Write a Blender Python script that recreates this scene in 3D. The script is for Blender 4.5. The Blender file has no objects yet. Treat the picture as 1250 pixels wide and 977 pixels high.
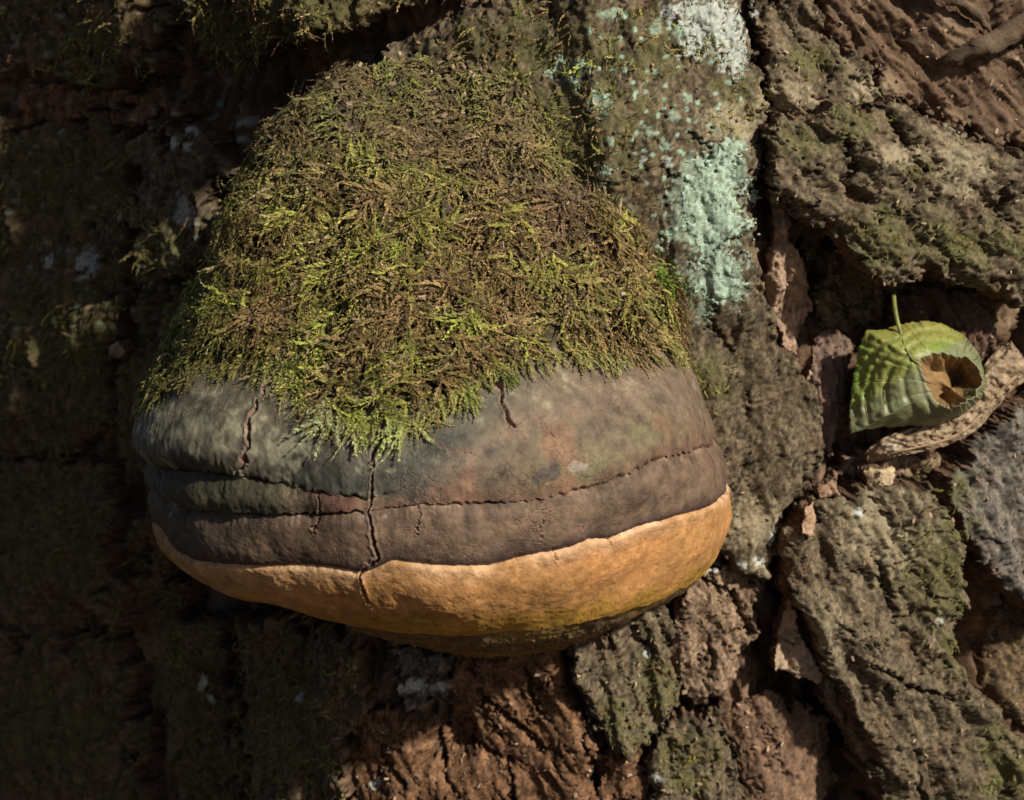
import bpy, math, numpy as np
from mathutils import Vector

# ------------------------------------------------------------------ camera, sky, sun, exposure
scene = bpy.context.scene
Z0 = 0.9                                  # height of the aim point on the trunk above the ground (m)
PITCH = math.radians(13.0)
DIST = 0.85
LENS = 72.0
FPX = 1250.0 * LENS / 36.0                # focal length in photograph pixels
FW = np.array([0.0, math.cos(PITCH), -math.sin(PITCH)])
RT = np.array([1.0, 0.0, 0.0])
UP = np.array([0.0, math.sin(PITCH), math.cos(PITCH)])
CAM = np.array([0.0, 0.0, Z0]) - DIST * FW

cd = bpy.data.cameras.new('camera'); cam = bpy.data.objects.new('camera', cd)
scene.collection.objects.link(cam); scene.camera = cam
cam.location = CAM; cam.rotation_euler = (math.pi / 2 - PITCH, 0, 0)
cd.lens = LENS; cd.sensor_width = 36; cd.clip_start = 0.02; cd.clip_end = 500
cd.dof.use_dof = True; cd.dof.focus_distance = 0.77; cd.dof.aperture_fstop = 16.0

SUN_AZ, SUN_EL = math.radians(46), math.radians(35)      # azimuth: right of the camera's back
SUN = np.array([math.cos(SUN_EL) * math.sin(SUN_AZ), -math.cos(SUN_EL) * math.cos(SUN_AZ), math.sin(SUN_EL)])
world = bpy.data.worlds.new('World'); scene.world = world; world.use_nodes = True
wn = world.node_tree.nodes; wn.clear()
sky = wn.new('ShaderNodeTexSky'); sky.sky_type = 'NISHITA'; sky.sun_disc = False
sky.sun_elevation = SUN_EL; sky.sun_rotation = math.atan2(SUN[0], SUN[1])
sky.air_density = 0.55; sky.dust_density = 1.2; sky.ozone_density = 0.3
bgn = wn.new('ShaderNodeBackground'); bgn.inputs['Strength'].default_value = 0.05
wo = wn.new('ShaderNodeOutputWorld')
world.node_tree.links.new(sky.outputs[0], bgn.inputs[0]); world.node_tree.links.new(bgn.outputs[0], wo.inputs[0])
sl = bpy.data.lights.new('sun', 'SUN'); sl.energy = 5.0; sl.angle = math.radians(2.5); sl.color = (1.0, 0.95, 0.84)
sun = bpy.data.objects.new('sun', sl); scene.collection.objects.link(sun)
sun.rotation_euler = Vector(tuple(SUN)).to_track_quat('Z', 'Y').to_euler(); sun.location = (1.5, -2, 3)
scene.view_settings.view_transform = 'Standard'; scene.view_settings.look = 'None'
scene.view_settings.exposure = 0.26; scene.view_settings.gamma = 1.0; scene.view_settings.use_curve_mapping = False

# ------------------------------------------------------------------ trunk frame of reference
R = 0.38; X0 = 0.0425                     # trunk radius; its axis stands at (X0, R)
rng = np.random.default_rng(7)

def project(P):
    d = P - CAM
    w = d @ FW
    return 625 + FPX * (d @ RT) / w, 488.5 - FPX * (d @ UP) / w

def ray(px, py):
    px = np.asarray(px, float); py = np.asarray(py, float)
    d = FW + ((px - 625) / FPX)[..., None] * RT + ((488.5 - py) / FPX)[..., None] * UP
    return d

def at_y(px, py, y):
    d = ray(px, py); s = (y - CAM[1]) / d[..., 1]
    return CAM + d * np.asarray(s)[..., None]

def trunk_pt(u, v, h):
    a = u / R
    return np.stack([X0 + (R + h) * np.sin(a), R - (R + h) * np.cos(a), Z0 + v + 0 * u], -1)

def on_trunk(px, py, h):
    """point where the sight line through a photograph pixel meets the trunk raised by h"""
    d = ray(px, py); r = R + h
    ox, oy = CAM[0] - X0, CAM[1] - R
    a = d[..., 0]**2 + d[..., 1]**2; b = 2 * (ox * d[..., 0] + oy * d[..., 1]); c = ox**2 + oy**2 - r**2
    q = np.maximum(b * b - 4 * a * c, 0)
    s = (-b - np.sqrt(q)) / (2 * a)
    return CAM + d * s[..., None]

# ------------------------------------------------------------------ noise
def _hash(ix, iy, iz, seed):
    h = (ix.astype(np.int64) * 374761393 + iy.astype(np.int64) * 668265263 + iz.astype(np.int64) * 1274126177 + seed * 974711) & 0xffffffff
    h = ((h ^ (h >> 13)) * 1103515245) & 0xffffffff
    h = ((h ^ (h >> 16)) * 2246822519) & 0xffffffff
    return (h ^ (h >> 15)) & 0xffffffff

def rnd(ix, iy, seed, iz=None):
    if iz is None: iz = np.zeros_like(ix)
    return _hash(ix, iy, iz, seed) / 4294967295.0

def perlin2(x, y, seed=0):
    xi = np.floor(x).astype(np.int64); yi = np.floor(y).astype(np.int64)
    fx = x - xi; fy = y - yi
    ux = fx * fx * fx * (fx * (fx * 6 - 15) + 10); uy = fy * fy * fy * (fy * (fy * 6 - 15) + 10)
    z = np.zeros_like(xi)
    def g(dx, dy):
        a = _hash(xi + dx, yi + dy, z, seed) * (2 * np.pi / 4294967296.0)
        return np.cos(a) * (fx - dx) + np.sin(a) * (fy - dy)
    n0 = g(0, 0) * (1 - ux) + g(1, 0) * ux
    n1 = g(0, 1) * (1 - ux) + g(1, 1) * ux
    return (n0 * (1 - uy) + n1 * uy) * 1.5

def fbm2(x, y, seed=0, oc=4, gain=0.5):
    s = np.zeros_like(x); a = 1.0
    for o in range(oc):
        s += a * perlin2(x, y, seed + 17 * o); x = x * 2.03 + 3.7; y = y * 2.03 - 1.9; a *= gain
    return s

def perlin3(P, sc, seed=0):
    x, y, z = P[..., 0] * sc, P[..., 1] * sc, P[..., 2] * sc
    xi, yi, zi = (np.floor(k).astype(np.int64) for k in (x, y, z))
    fx, fy, fz = x - xi, y - yi, z - zi
    s = lambda f: f * f * (3 - 2 * f)
    ux, uy, uz = s(fx), s(fy), s(fz)
    def c(a, b, d): return _hash(xi + a, yi + b, zi + d, seed) / 2147483648.0 - 1.0
    l = lambda a, b, t: a + (b - a) * t
    return l(l(l(c(0,0,0), c(1,0,0), ux), l(c(0,1,0), c(1,1,0), ux), uy), l(l(c(0,0,1), c(1,0,1), ux), l(c(0,1,1), c(1,1,1), ux), uy), uz)

def fbm3(P, sc, seed=0, oc=4, gain=0.5):
    r = 0; a = 1.0
    for o in range(oc):
        r = r + a * perlin3(P, sc, seed + 31 * o); sc *= 2.07; a *= gain
    return r

def worley2(x, y, seed=0):
    """F1, F2-F1 and a random number of the nearest cell"""
    xi = np.floor(x).astype(np.int64); yi = np.floor(y).astype(np.int64)
    f1 = np.full(x.shape, 9.0); f2 = np.full(x.shape, 9.0); rid = np.zeros(x.shape)
    for dx in (-1, 0, 1):
        for dy in (-1, 0, 1):
            cx = xi + dx; cy = yi + dy
            d = np.hypot(cx + 0.1 + 0.8 * rnd(cx, cy, seed) - x, cy + 0.1 + 0.8 * rnd(cx, cy, seed + 5) - y)
            r = rnd(cx, cy, seed + 11)
            n = d < f1
            f2 = np.where(n, f1, np.minimum(f2, d)); rid = np.where(n, r, rid); f1 = np.where(n, d, f1)
    return f1, f2 - f1, rid

def sst(a, b, x):
    t = np.clip((x - a) / (b - a), 0, 1); return t * t * (3 - 2 * t)

def lerp(a, b, t): return a + (b - a) * t
def mixc(c, col, m): return c + (np.array(col) - c) * m[..., None]

def seg_dist(px, py, pts):
    d = np.full(px.shape, 1e9)
    for (x0, y0), (x1, y1) in zip(pts[:-1], pts[1:]):
        ex, ey = x1 - x0, y1 - y0
        t = np.clip(((px - x0) * ex + (py - y0) * ey) / (ex * ex + ey * ey + 1e-9), 0, 1)
        d = np.minimum(d, np.hypot(px - x0 - t * ex, py - y0 - t * ey))
    return d

def poly_sdf(px, py, pts):
    """signed distance, positive inside"""
    pts = list(pts); inside = np.zeros(px.shape, bool)
    for (x0, y0), (x1, y1) in zip(pts, pts[1:] + pts[:1]):
        c = ((y0 > py) != (y1 > py)) & (px < (x1 - x0) * (py - y0) / ((y1 - y0) if y1 != y0 else 1e-9) + x0)
        inside ^= c
    d = seg_dist(px, py, pts + pts[:1])
    return np.where(inside, d, -d)

def blobs(px, py, lst):
    m = np.zeros(px.shape)
    for b in lst:
        x, y, rx = b[:3]; ry = b[3] if len(b) > 3 else rx
        m = np.maximum(m, 1 - np.hypot((px - x) / rx, (py - y) / ry) * 0.6)
    return np.clip(m, 0, 1)

# ------------------------------------------------------------------ mesh and object helpers
COL = scene.collection
def make_mesh(name, V, F, col=None, smooth=True):
    V = np.ascontiguousarray(V, np.float32); F = np.ascontiguousarray(F, np.int32)
    me = bpy.data.meshes.new(name); n, k = F.shape
    me.vertices.add(len(V)); me.vertices.foreach_set('co', V.ravel())
    me.loops.add(n * k); me.loops.foreach_set('vertex_index', F.ravel())
    me.polygons.add(n)
    me.polygons.foreach_set('loop_start', np.arange(0, n * k, k, dtype=np.int32))
    try: me.polygons.foreach_set('loop_total', np.full(n, k, np.int32))
    except Exception: pass
    me.polygons.foreach_set('use_smooth', np.full(n, smooth, bool))
    me.update(calc_edges=True)
    if col is not None:
        at = me.attributes.new('Col', 'FLOAT_COLOR', 'POINT')
        c = np.ones((len(V), 4), np.float32); c[:, :3] = np.clip(col, 0, 1); at.data.foreach_set('color', c.ravel())
    me.validate()
    return me

def obj(name, me, mat, parent=None, label=None, cat=None, group=None, kind=None):
    o = bpy.data.objects.new(name, me); COL.objects.link(o)
    if me is not None and mat is not None: me.materials.append(mat)
    if parent is not None: o.parent = parent
    for k, v in (('label', label), ('category', cat), ('group', group), ('kind', kind)):
        if v: o[k] = v
    return o

def grid_faces(nu, nv):
    i = np.arange(nu - 1)[:, None] * nv + np.arange(nv - 1)[None, :]
    return np.stack([i, i + nv, i + nv + 1, i + 1], -1).reshape(-1, 4)

def material(name, rough=0.85, spec=0.25, var=0.25, vscale=900, bump=0.3, bscale=1600, bdist=0.0004, voro=None, sheen=0.0, trans=0.0):
    m = bpy.data.materials.new(name); m.use_nodes = True; nt = m.node_tree; n = nt.nodes; n.clear(); L = nt.links.new
    out = n.new('ShaderNodeOutputMaterial'); b = n.new('ShaderNodeBsdfPrincipled'); L(b.outputs[0], out.inputs[0])
    at = n.new('ShaderNodeAttribute'); at.attribute_name = 'Col'
    tc = n.new('ShaderNodeTexCoord')
    nz = n.new('ShaderNodeTexNoise'); nz.inputs['Scale'].default_value = vscale; nz.inputs['Detail'].default_value = 5; nz.inputs['Roughness'].default_value = 0.65
    L(tc.outputs['Object'], nz.inputs['Vector'])
    mr = n.new('ShaderNodeMapRange'); mr.inputs[1].default_value = 0.25; mr.inputs[2].default_value = 0.75
    mr.inputs[3].default_value = 1 - var; mr.inputs[4].default_value = 1 + var; L(nz.outputs[0], mr.inputs[0])
    vm = n.new('ShaderNodeVectorMath'); vm.operation = 'SCALE'; L(at.outputs['Color'], vm.inputs[0]); L(mr.outputs[0], vm.inputs['Scale'])
    L(vm.outputs[0], b.inputs['Base Color'])
    b.inputs['Roughness'].default_value = rough; b.inputs['Specular IOR Level'].default_value = spec
    if sheen: b.inputs['Sheen Weight'].default_value = sheen
    n2 = n.new('ShaderNodeTexNoise'); n2.inputs['Scale'].default_value = bscale; n2.inputs['Detail'].default_value = 6; n2.inputs['Roughness'].default_value = 0.7
    L(tc.outputs['Object'], n2.inputs['Vector'])
    hgt = n2.outputs[0]
    if voro:
        wv = n.new('ShaderNodeVectorMath'); wv.operation = 'MULTIPLY_ADD'; wv.inputs[1].default_value = (0.004,) * 3
        n3 = n.new('ShaderNodeTexNoise'); n3.inputs['Scale'].default_value = 260; L(tc.outputs['Object'], n3.inputs['Vector'])
        L(n3.outputs['Color'], wv.inputs[0]); L(tc.outputs['Object'], wv.inputs[2])
        vo = n.new('ShaderNodeTexVoronoi'); vo.feature = 'DISTANCE_TO_EDGE'; vo.inputs['Scale'].default_value = voro; L(wv.outputs[0], vo.inputs['Vector'])
        r2 = n.new('ShaderNodeMapRange'); r2.inputs[1].default_value = 0.0; r2.inputs[2].default_value = 0.05; L(vo.outputs[0], r2.inputs[0])
        ad = n.new('ShaderNodeMath'); ad.operation = 'ADD'; pn = n.new('ShaderNodeTexNoise'); pn.inputs['Scale'].default_value = 45; L(tc.outputs['Object'], pn.inputs['Vector'])
        pr = n.new('ShaderNodeMapRange'); pr.inputs[1].default_value = 0.42; pr.inputs[2].default_value = 0.62; L(pn.outputs[0], pr.inputs[0])
        mu = n.new('ShaderNodeMath'); mu.operation = 'MULTIPLY'; L(r2.outputs[0], mu.inputs[0]); L(pr.outputs[0], mu.inputs[1]); L(mu.outputs[0], ad.inputs[0]); L(n2.outputs[0], ad.inputs[1]); hgt = ad.outputs[0]
    bp = n.new('ShaderNodeBump'); bp.inputs['Strength'].default_value = bump; bp.inputs['Distance'].default_value = bdist
    L(hgt, bp.inputs['Height']); L(bp.outputs[0], b.inputs['Normal'])
    if trans:
        tr = n.new('ShaderNodeBsdfTranslucent'); L(vm.outputs[0], tr.inputs[0]); mx = n.new('ShaderNodeMixShader'); mx.inputs[0].default_value = trans
        L(b.outputs[0], mx.inputs[1]); L(tr.outputs[0], mx.inputs[2]); L(mx.outputs[0], out.inputs[0])
    return m

M_BARK = material('bark', rough=0.9, spec=0.2, var=0.5, vscale=800, bump=0.6, bscale=1100, bdist=0.0006)
M_WOOD = material('rotten_wood', rough=0.85, spec=0.2, var=0.35, vscale=500, bump=0.6, bscale=1100, bdist=0.0007)
M_LICH = material('lichen', rough=0.95, spec=0.1, var=0.4, vscale=650, bump=0.6, bscale=1300, bdist=0.0005)
M_CRUST = material('fungus_crust', rough=0.62, spec=0.3, var=0.22, vscale=800, bump=0.55, bscale=1500, bdist=0.0007, voro=260)
M_MARGIN = material('fungus_margin', rough=0.75, spec=0.2, var=0.24, vscale=1500, bump=0.6, bscale=1500, bdist=0.0006)
M_PORE = material('fungus_pores', rough=0.85, spec=0.15, var=0.25, vscale=1600, bump=0.7, bscale=2600, bdist=0.0005)
M_MOSS = material('moss', rough=0.7, spec=0.25, var=0.15, vscale=300, bump=0.0, trans=0.25)
M_LEAF = material('green_leaf', rough=0.42, spec=0.45, var=0.12, vscale=500, bump=0.25, bscale=900, bdist=0.0004, trans=0.28)
M_DEAD = material('dead_leaf', rough=0.75, spec=0.25, var=0.25, vscale=500, bump=0.6, bscale=700, bdist=0.0007)

# ------------------------------------------------------------------ large relief of the trunk (layout in photograph pixels)
def macro(px, py, rw=1.0):
    w = 60 * fbm2(px / 170.0, py / 170.0, 901, 3)
    x = px + 0.6 * w; y = py + 0.6 * w
    g = lambda cx, cy, sx, sy: np.exp(-((x - cx) / sx)**2 - ((y - cy) / sy)**2)
    m = 0.010 * fbm2(px / 260.0, py / 330.0, 77, 3)
    m = m - 0.030 * sst(-160, 60, px) * (1 - sst(215, 330, x + 0.10 * np.clip(y - 300, -300, 300)))      # left flank steps back
    m = m + 0.014 * g(760, 200, 190, 330)
    m = m - 0.022 * (1 - sst(370, 470, x)) * sst(680, 800, y) * sst(-120, 90, px)  # lower left sunk further, an added hollow that keeps the sun off it
    if rw == 0: return m
    broad = m
    m = m - 0.022 * g(285, 190, 45, 200) - 0.02 * g(160, 640, 55, 170) - 0.02 * g(285, 850, 25, 130) - 0.018 * g(165, 880, 22, 140)
    m = m - 0.014 * g(385, 70, 110, 45) - 0.012 * g(170, 90, 160, 50)
    m = m - 0.026 * g(1080, 360, 120, 90) - 0.055 * g(1045, 935, 50, 85) - 0.034 * g(962, 830, 38, 70) - 0.02 * g(950, 700, 18, 60)
    m = m - 0.030 * g(1208, 790, 28, 90) - 0.018 * g(540, 890, 32, 45) - 0.010 * g(1130, 580, 90, 35)
    return broad + rw * (m - broad)

GREEN = [(1080, 290, 75, 50), (1140, 690, 55, 90), (1165, 640, 35, 40), (1168, 790, 25, 50), (995, 75, 45, 25), (1040, 150, 40, 30), (975, 175, 45, 25),
         (1110, 205, 60, 20), (1190, 300, 90, 35), (800, 835, 35, 55), (760, 885, 40, 40), (835, 930, 50, 50), (1225, 940, 40, 60), (650, 60, 160, 70),
         (700, 160, 130, 130), (800, 60, 60, 60), (860, 60, 40, 30), (900, 130, 50, 60), (870, 460, 40, 40), (1160, 590, 50, 30), (1120, 480, 60, 30),
         (340, 890, 90, 90), (220, 830, 70, 90), (60, 220, 120, 70), (190, 310, 60, 60), (330, 30, 160, 60), (60, 640, 110, 110), (90, 420, 130, 110), (100, 60, 60, 50), (60, 890, 100, 80)]
MINT = [(695, 86, 17), (675, 92, 7), (732, 127, 15, 13), (738, 215, 9, 11), (745, 170, 6), (862, 258, 50, 62), (875, 340, 42, 38), (880, 205, 38, 36), (905, 178, 12), (825, 285, 16, 14),
        (822, 142, 9), (790, 160, 9), (812, 178, 9), (840, 120, 7), (845, 208, 16, 20), (860, 380, 14, 18), (745, 18, 18, 9), (800, 35, 12, 8), (830, 40, 12), (720, 40, 6), (757, 48, 5), (716, 250, 6)]
WHITE = [(868, 35, 48, 38), (895, 70, 22, 22), (825, 15, 20, 15), (224, 258, 17, 24), (212, 175, 6, 10), (233, 180, 7), (236, 158, 9, 5), (264, 154, 7, 4), (104, 322, 15, 20), (148, 262, 5), (62, 318, 8),
         (1145, 760, 7), (1175, 775, 6), (365, 853, 5, 8), (905, 690, 8, 5), (927, 685, 9, 7), (870, 695, 18, 6), (505, 840, 20, 10), (535, 838, 16, 7), (455, 960, 9, 7), (790, 800, 5), (800, 950, 8, 6), (943, 655, 5, 12), (1048, 625, 7, 6), (815, 200, 8), (785, 195, 5)]
PALE = [(890, 150, 45, 35), (1090, 190, 40, 20), (925, 640, 40, 30), (1170, 200, 40, 50), (960, 120, 40, 25), (1060, 110, 30, 20), (1000, 780, 30, 50), (1080, 650, 60, 60), (930, 690, 25, 15)]
CRACKS = [([(690, 785), (695, 830), (706, 862), (730, 890), (745, 922)], 7), ([(585, 845), (612, 872), (640, 893), (662, 918)], 4), ([(575, 900), (590, 915), (625, 930)], 3),
          ([(640, 820), (650, 850), (668, 880)], 3), ([(622, 930), (626, 977)], 3), ([(850, 705), (895, 725), (920, 780)], 4), ([(865, 780), (872, 830)], 4), ([(870, 395), (885, 420), (895, 432)], 4),
          ([(845, 165), (870, 182), (862, 205)], 3), ([(1035, 175), (1045, 205), (1030, 230)], 3), ([(1100, 160), (1110, 185), (1125, 205)], 4), ([(1228, 240), (1225, 265), (1240, 285)], 4),
          ([(1075, 690), (1082, 715), (1092, 730)], 3), ([(1060, 810), (1100, 830)], 3), ([(1110, 840), (1150, 852), (1190, 860)], 3), ([(1118, 915), (1120, 950), (1128, 980)], 4), ([(880, 900), (905, 930), (912, 977)], 4),
          ([(480, 820), (485, 870), (520, 880)], 5), ([(710, 900), (730, 960)], 3), ([(470, 930), (490, 960)], 3), ([(1045, 880), (1075, 935)], 4)]

def terrace(f, n, w=0.3):
    q = f * n; k = np.floor(q); return (k + sst(1 - w, 1.0, q - k)) / n, k

def bark_relief(u, v, px, py, seed, style):
    """height (m) and colour of a bark or wood surface at trunk coordinates"""
    ang = (rnd(np.array([seed]), np.array([3]), 5)[0] - 0.5) * (0.9 if style != 'wood' else 0.5)
    ang = {105: -0.75, 110: -0.42, 103: -0.9, 101: -0.1, 116: -0.2, 117: -0.5, 104: -0.6, 111: -0.5}.get(seed, ang if seed < 130 or seed > 137 else 0.15 * ang)
    ca, sa = math.cos(ang), math.sin(ang)
    U, V = u * 1000 * ca - v * 1000 * sa, u * 1000 * sa + v * 1000 * ca
    w1 = fbm2(U / 11, V / 16, seed + 1, 4, 0.55); w2 = fbm2(U / 11 + 40, V / 16, seed + 2, 4, 0.55)
    x = U + 1.6 * w1; y = V + 2.4 * w2
    fine = fbm2(x / 1.3, y / 2.0, seed + 9, 3, 0.7); fib = fbm2(x / 0.9, y / 9, seed + 13, 3, 0.6)
    if style == 'wood':
        L1 = fbm2(x / 8, y / 40, seed + 3, 5, 0.6)
        t1, k1 = terrace(L1, 4, 0.25)
        h = 0.0060 * t1 + 0.0012 * fbm2(x / 2, y / 26, seed + 4, 3) + 0.0006 * fib + 0.0003 * fine
        e = worley2(x / 11, y / 42, seed + 5)[1]
        h = h - 0.0030 * (1 - sst(0.0, 0.07, e)) * sst(-0.2, 0.3, w2)
        tone = rnd(k1.astype(np.int64), k1.astype(np.int64) * 0 + 7, seed)
        t = np.clip(0.40 + 0.35 * fbm2(x / 4, y / 30, seed + 6, 4) + 0.30 * fib + 0.15 * fine + 0.35 * (tone - 0.5), 0, 1)
        c = lerp(np.array([0.052, 0.029, 0.016]), np.array([0.200, 0.120, 0.072]), t[..., None])
        tan = sst(0.15, 0.7, fbm2(x / 10, y / 34, seed + 8, 3)); c = mixc(c, (0.30, 0.20, 0.125), tan * 0.6)
    else:
        L1 = fbm2(x / 15, y / 36, seed + 3, 4, 0.48)
        t1, k1 = terrace(L1, 4.6, 0.12)
        L2 = fbm2(x / 5 + 11, y / 11, seed + 4, 3, 0.5); t2, k2 = terrace(L2, 3.0, 0.18)
        h = 0.0062 * t1 + 0.0012 * t2 + 0.00018 * fine + 0.0001 * fib + 0.0005 * fbm2(x / 5, y / 12, seed + 15, 3)
        if style == 'red': h = h * 0.6
        e = worley2(x / 14 + 0.12 * fine, y / 34, seed + 5)[1]; e2 = worley2(x / 5 + 0.15 * fine, y / 12, seed + 6)[1]
        crack = (1 - sst(0.0, 0.05, e)) * sst(-0.5, 0.1, w2 + 0.5 * w1); cr2 = (1 - sst(0.0, 0.08, e2)) * sst(-0.3, 0.2, w1)
        h = h - 0.0045 * crack - 0.0014 * cr2
        tone = rnd(k1.astype(np.int64), k2.astype(np.int64), seed)
        t = np.clip(0.36 + 0.30 * (tone - 0.5) + 0.40 * fine + 0.08 * fib + 0.40 * fbm2(x / 5, y / 7, seed + 8, 5, 0.65) - 0.4 * crack - 0.25 * cr2, 0, 1)
        lo, hi = {'bark': ((0.040, 0.029, 0.017), (0.215, 0.162, 0.098)), 'brown': ((0.044, 0.029, 0.015), (0.205, 0.138, 0.075)),
                  'tan': ((0.09, 0.056, 0.034), (0.38, 0.26, 0.165)), 'red': ((0.060, 0.029, 0.014), (0.275, 0.145, 0.074)), 'grey': ((0.042, 0.036, 0.030), (0.23, 0.19, 0.15))}[style]
        c = lerp(np.array(lo), np.array(hi), t[..., None])
        red = sst(0.30, 0.9, fbm2(x / 16 + 7, y / 16, seed + 12, 3)); c = mixc(c, (0.16, 0.09, 0.05), red * 0.35)
    n1 = fbm2(px / 28.0, py / 28.0, 311, 4, 0.6); n2 = fbm2(px / 7.0, py / 7.0, 312, 3, 0.65)
    gm = sst(0.30, 0.75, blobs(px, py, GREEN) + 0.30 * n1 + 0.22 * n2 - 0.1)
    c = mixc(c, (0.105, 0.098, 0.036), gm * 0.65); h = h + 0.0007 * gm * (1 + n2)
    pm = sst(0.35, 0.8, blobs(px, py, PALE) + 0.25 * n1 + 0.3 * n2); c = mixc(c, (0.33, 0.27, 0.17), pm * 0.65)
    wm = sst(0.42, 0.58, blobs(px, py, WHITE) + 0.28 * n2 + 0.12 * n1); c = mixc(c, (0.42, 0.44, 0.39), wm * 0.8)
    lm = sst(0.42, 0.58, blobs(px, py, MINT) + 0.25 * n2 + 0.12 * n1); c = mixc(c, (0.28, 0.37, 0.27), lm * 0.6)
    reg = sst(0, 60, px - 690) * sst(0, 40, 930 - px) * sst(0, 60, 420 - py)
    reg = np.maximum(reg, 0.45 * sst(330, 200, px) * sst(0, 60, 460 - py))
    sp, se, sr = worley2(px / 13.0, py / 13.0, 515)
    sm = sst(0.0, 0.08, 0.12 + 0.16 * sr - sp + 0.06 * n2) * (sr > 0.72) * reg
    c = mixc(c, (0.30, 0.42, 0.31), sm * 0.85); h = h + 0.0004 * (wm + lm + sm)
    for pts, wd in CRACKS:
        xs = [p[0] for p in pts]; ys = [p[1] for p in pts]
        bb = (px > min(xs) - 30) & (px < max(xs) + 30) & (py > min(ys) - 30) & (py < max(ys) + 30)
        if bb.any():
            d = seg_dist(px[bb] + 7 * n1[bb] + 3 * n2[bb], py[bb] + 6 * n1[bb] - 3 * n2[bb], pts)
            h[bb] -= 0.0080 * (1 - sst(0.25 * wd, 1.1 * wd, d))
    return h, c, gm

# ------------------------------------------------------------------ ground and tree
def ground():
    n = 90
    k = np.linspace(-1, 1, n); s = np.sign(k) * (np.abs(k)**4 * 200 + np.abs(k) * 4)
    X, Y = np.meshgrid(s, s, indexing='ij')
    Zg = 0.05 * fbm2(X / 1.5, Y / 1.5, 3, 4) * np.clip(6 / (1 + np.hypot(X, Y)), 0, 1)
    c = lerp(np.array([0.05, 0.03, 0.015]), np.array([0.11, 0.07, 0.035]), np.clip(0.5 + fbm2(X, Y, 9, 3), 0, 1)[..., None])
    me = make_mesh('forest_floor', np.stack([X, Y, Zg], -1).reshape(-1, 3), grid_faces(n, n), c.reshape(-1, 3))
    obj('forest_floor', me, material('leaf_litter', var=0.5, vscale=60, bump=1.0, bscale=40, bdist=0.02), kind='structure')
ground()

tree = obj('tree_trunk', None, None, label='thick old tree trunk with peeling mossy brown bark behind the bracket fungus', cat='tree trunk')
tree.empty_display_size = 0.1
moss_sites = []          # (points, normals, px, py, weight)

def lower_upper_trunk():
    a = np.linspace(-np.pi, np.pi, 130); z = np.concatenate([np.linspace(-0.1, Z0 - 0.62, 40), np.linspace(Z0 - 0.6, Z0 + 0.6, 40), np.linspace(Z0 + 0.62, 3.2, 70)])
    A, Z = np.meshgrid(a, z, indexing='ij')
    d = (np.abs(Z - Z0) < 0.56)
    flare = 0.10 * np.exp(-Z / 0.18)
    r = R - 0.012 + flare + 0.022 * fbm2(A * 5, Z * 2.5, 31, 4, 0.6) - np.where(d, 0.05, 0.0)
    V = np.stack([X0 + r * np.sin(A), R - r * np.cos(A), Z], -1)
    t = np.clip(0.5 + fbm2(A * 12, Z * 5, 33, 4), 0, 1)
    c = lerp(np.array([0.04, 0.028, 0.02]), np.array([0.15, 0.11, 0.08]), t[..., None])
    obj('trunk_core', make_mesh('trunk_core', V.reshape(-1, 3), grid_faces(*A.shape), c.reshape(-1, 3)), M_BARK, tree)
lower_upper_trunk()

def wood_layer():
    uu = np.concatenate([np.arange(-0.62, -0.30, 0.004), np.arange(-0.30, 0.225, 0.0013), np.arange(0.226, 0.60, 0.004)])
    vv = np.concatenate([np.arange(-0.58, -0.21, 0.004), np.arange(-0.21, 0.21, 0.0014), np.arange(0.212, 0.58, 0.004)])
    U, V = np.meshgrid(uu, vv, indexing='ij')
    px, py = project(trunk_pt(U, V, 0.0))
    m = macro(px, py)
    out = sst(0, 120, np.maximum(np.maximum(-60 - px, px - 1310), np.maximum(-60 - py, py - 1040)))
    h, c, g = bark_relief(U, V, px, py, 50, 'wood')
    plates = 0.016 * sst(0.02, 0.25, worley2(U / 0.05 + 0.6 * fbm2(U / .03, V / .03, 5, 3), V / 0.075, 61)[1])
    c = mixc(c, (0.10, 0.08, 0.06), out * 0.6)
    H = m + h - 0.006 + out * (plates + 0.004)
    obj('exposed_wood', make_mesh('exposed_wood', trunk_pt(U, V, H).reshape(-1, 3), grid_faces(*U.shape), c.reshape(-1, 3)), M_WOOD, tree)
wood_layer()

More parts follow.
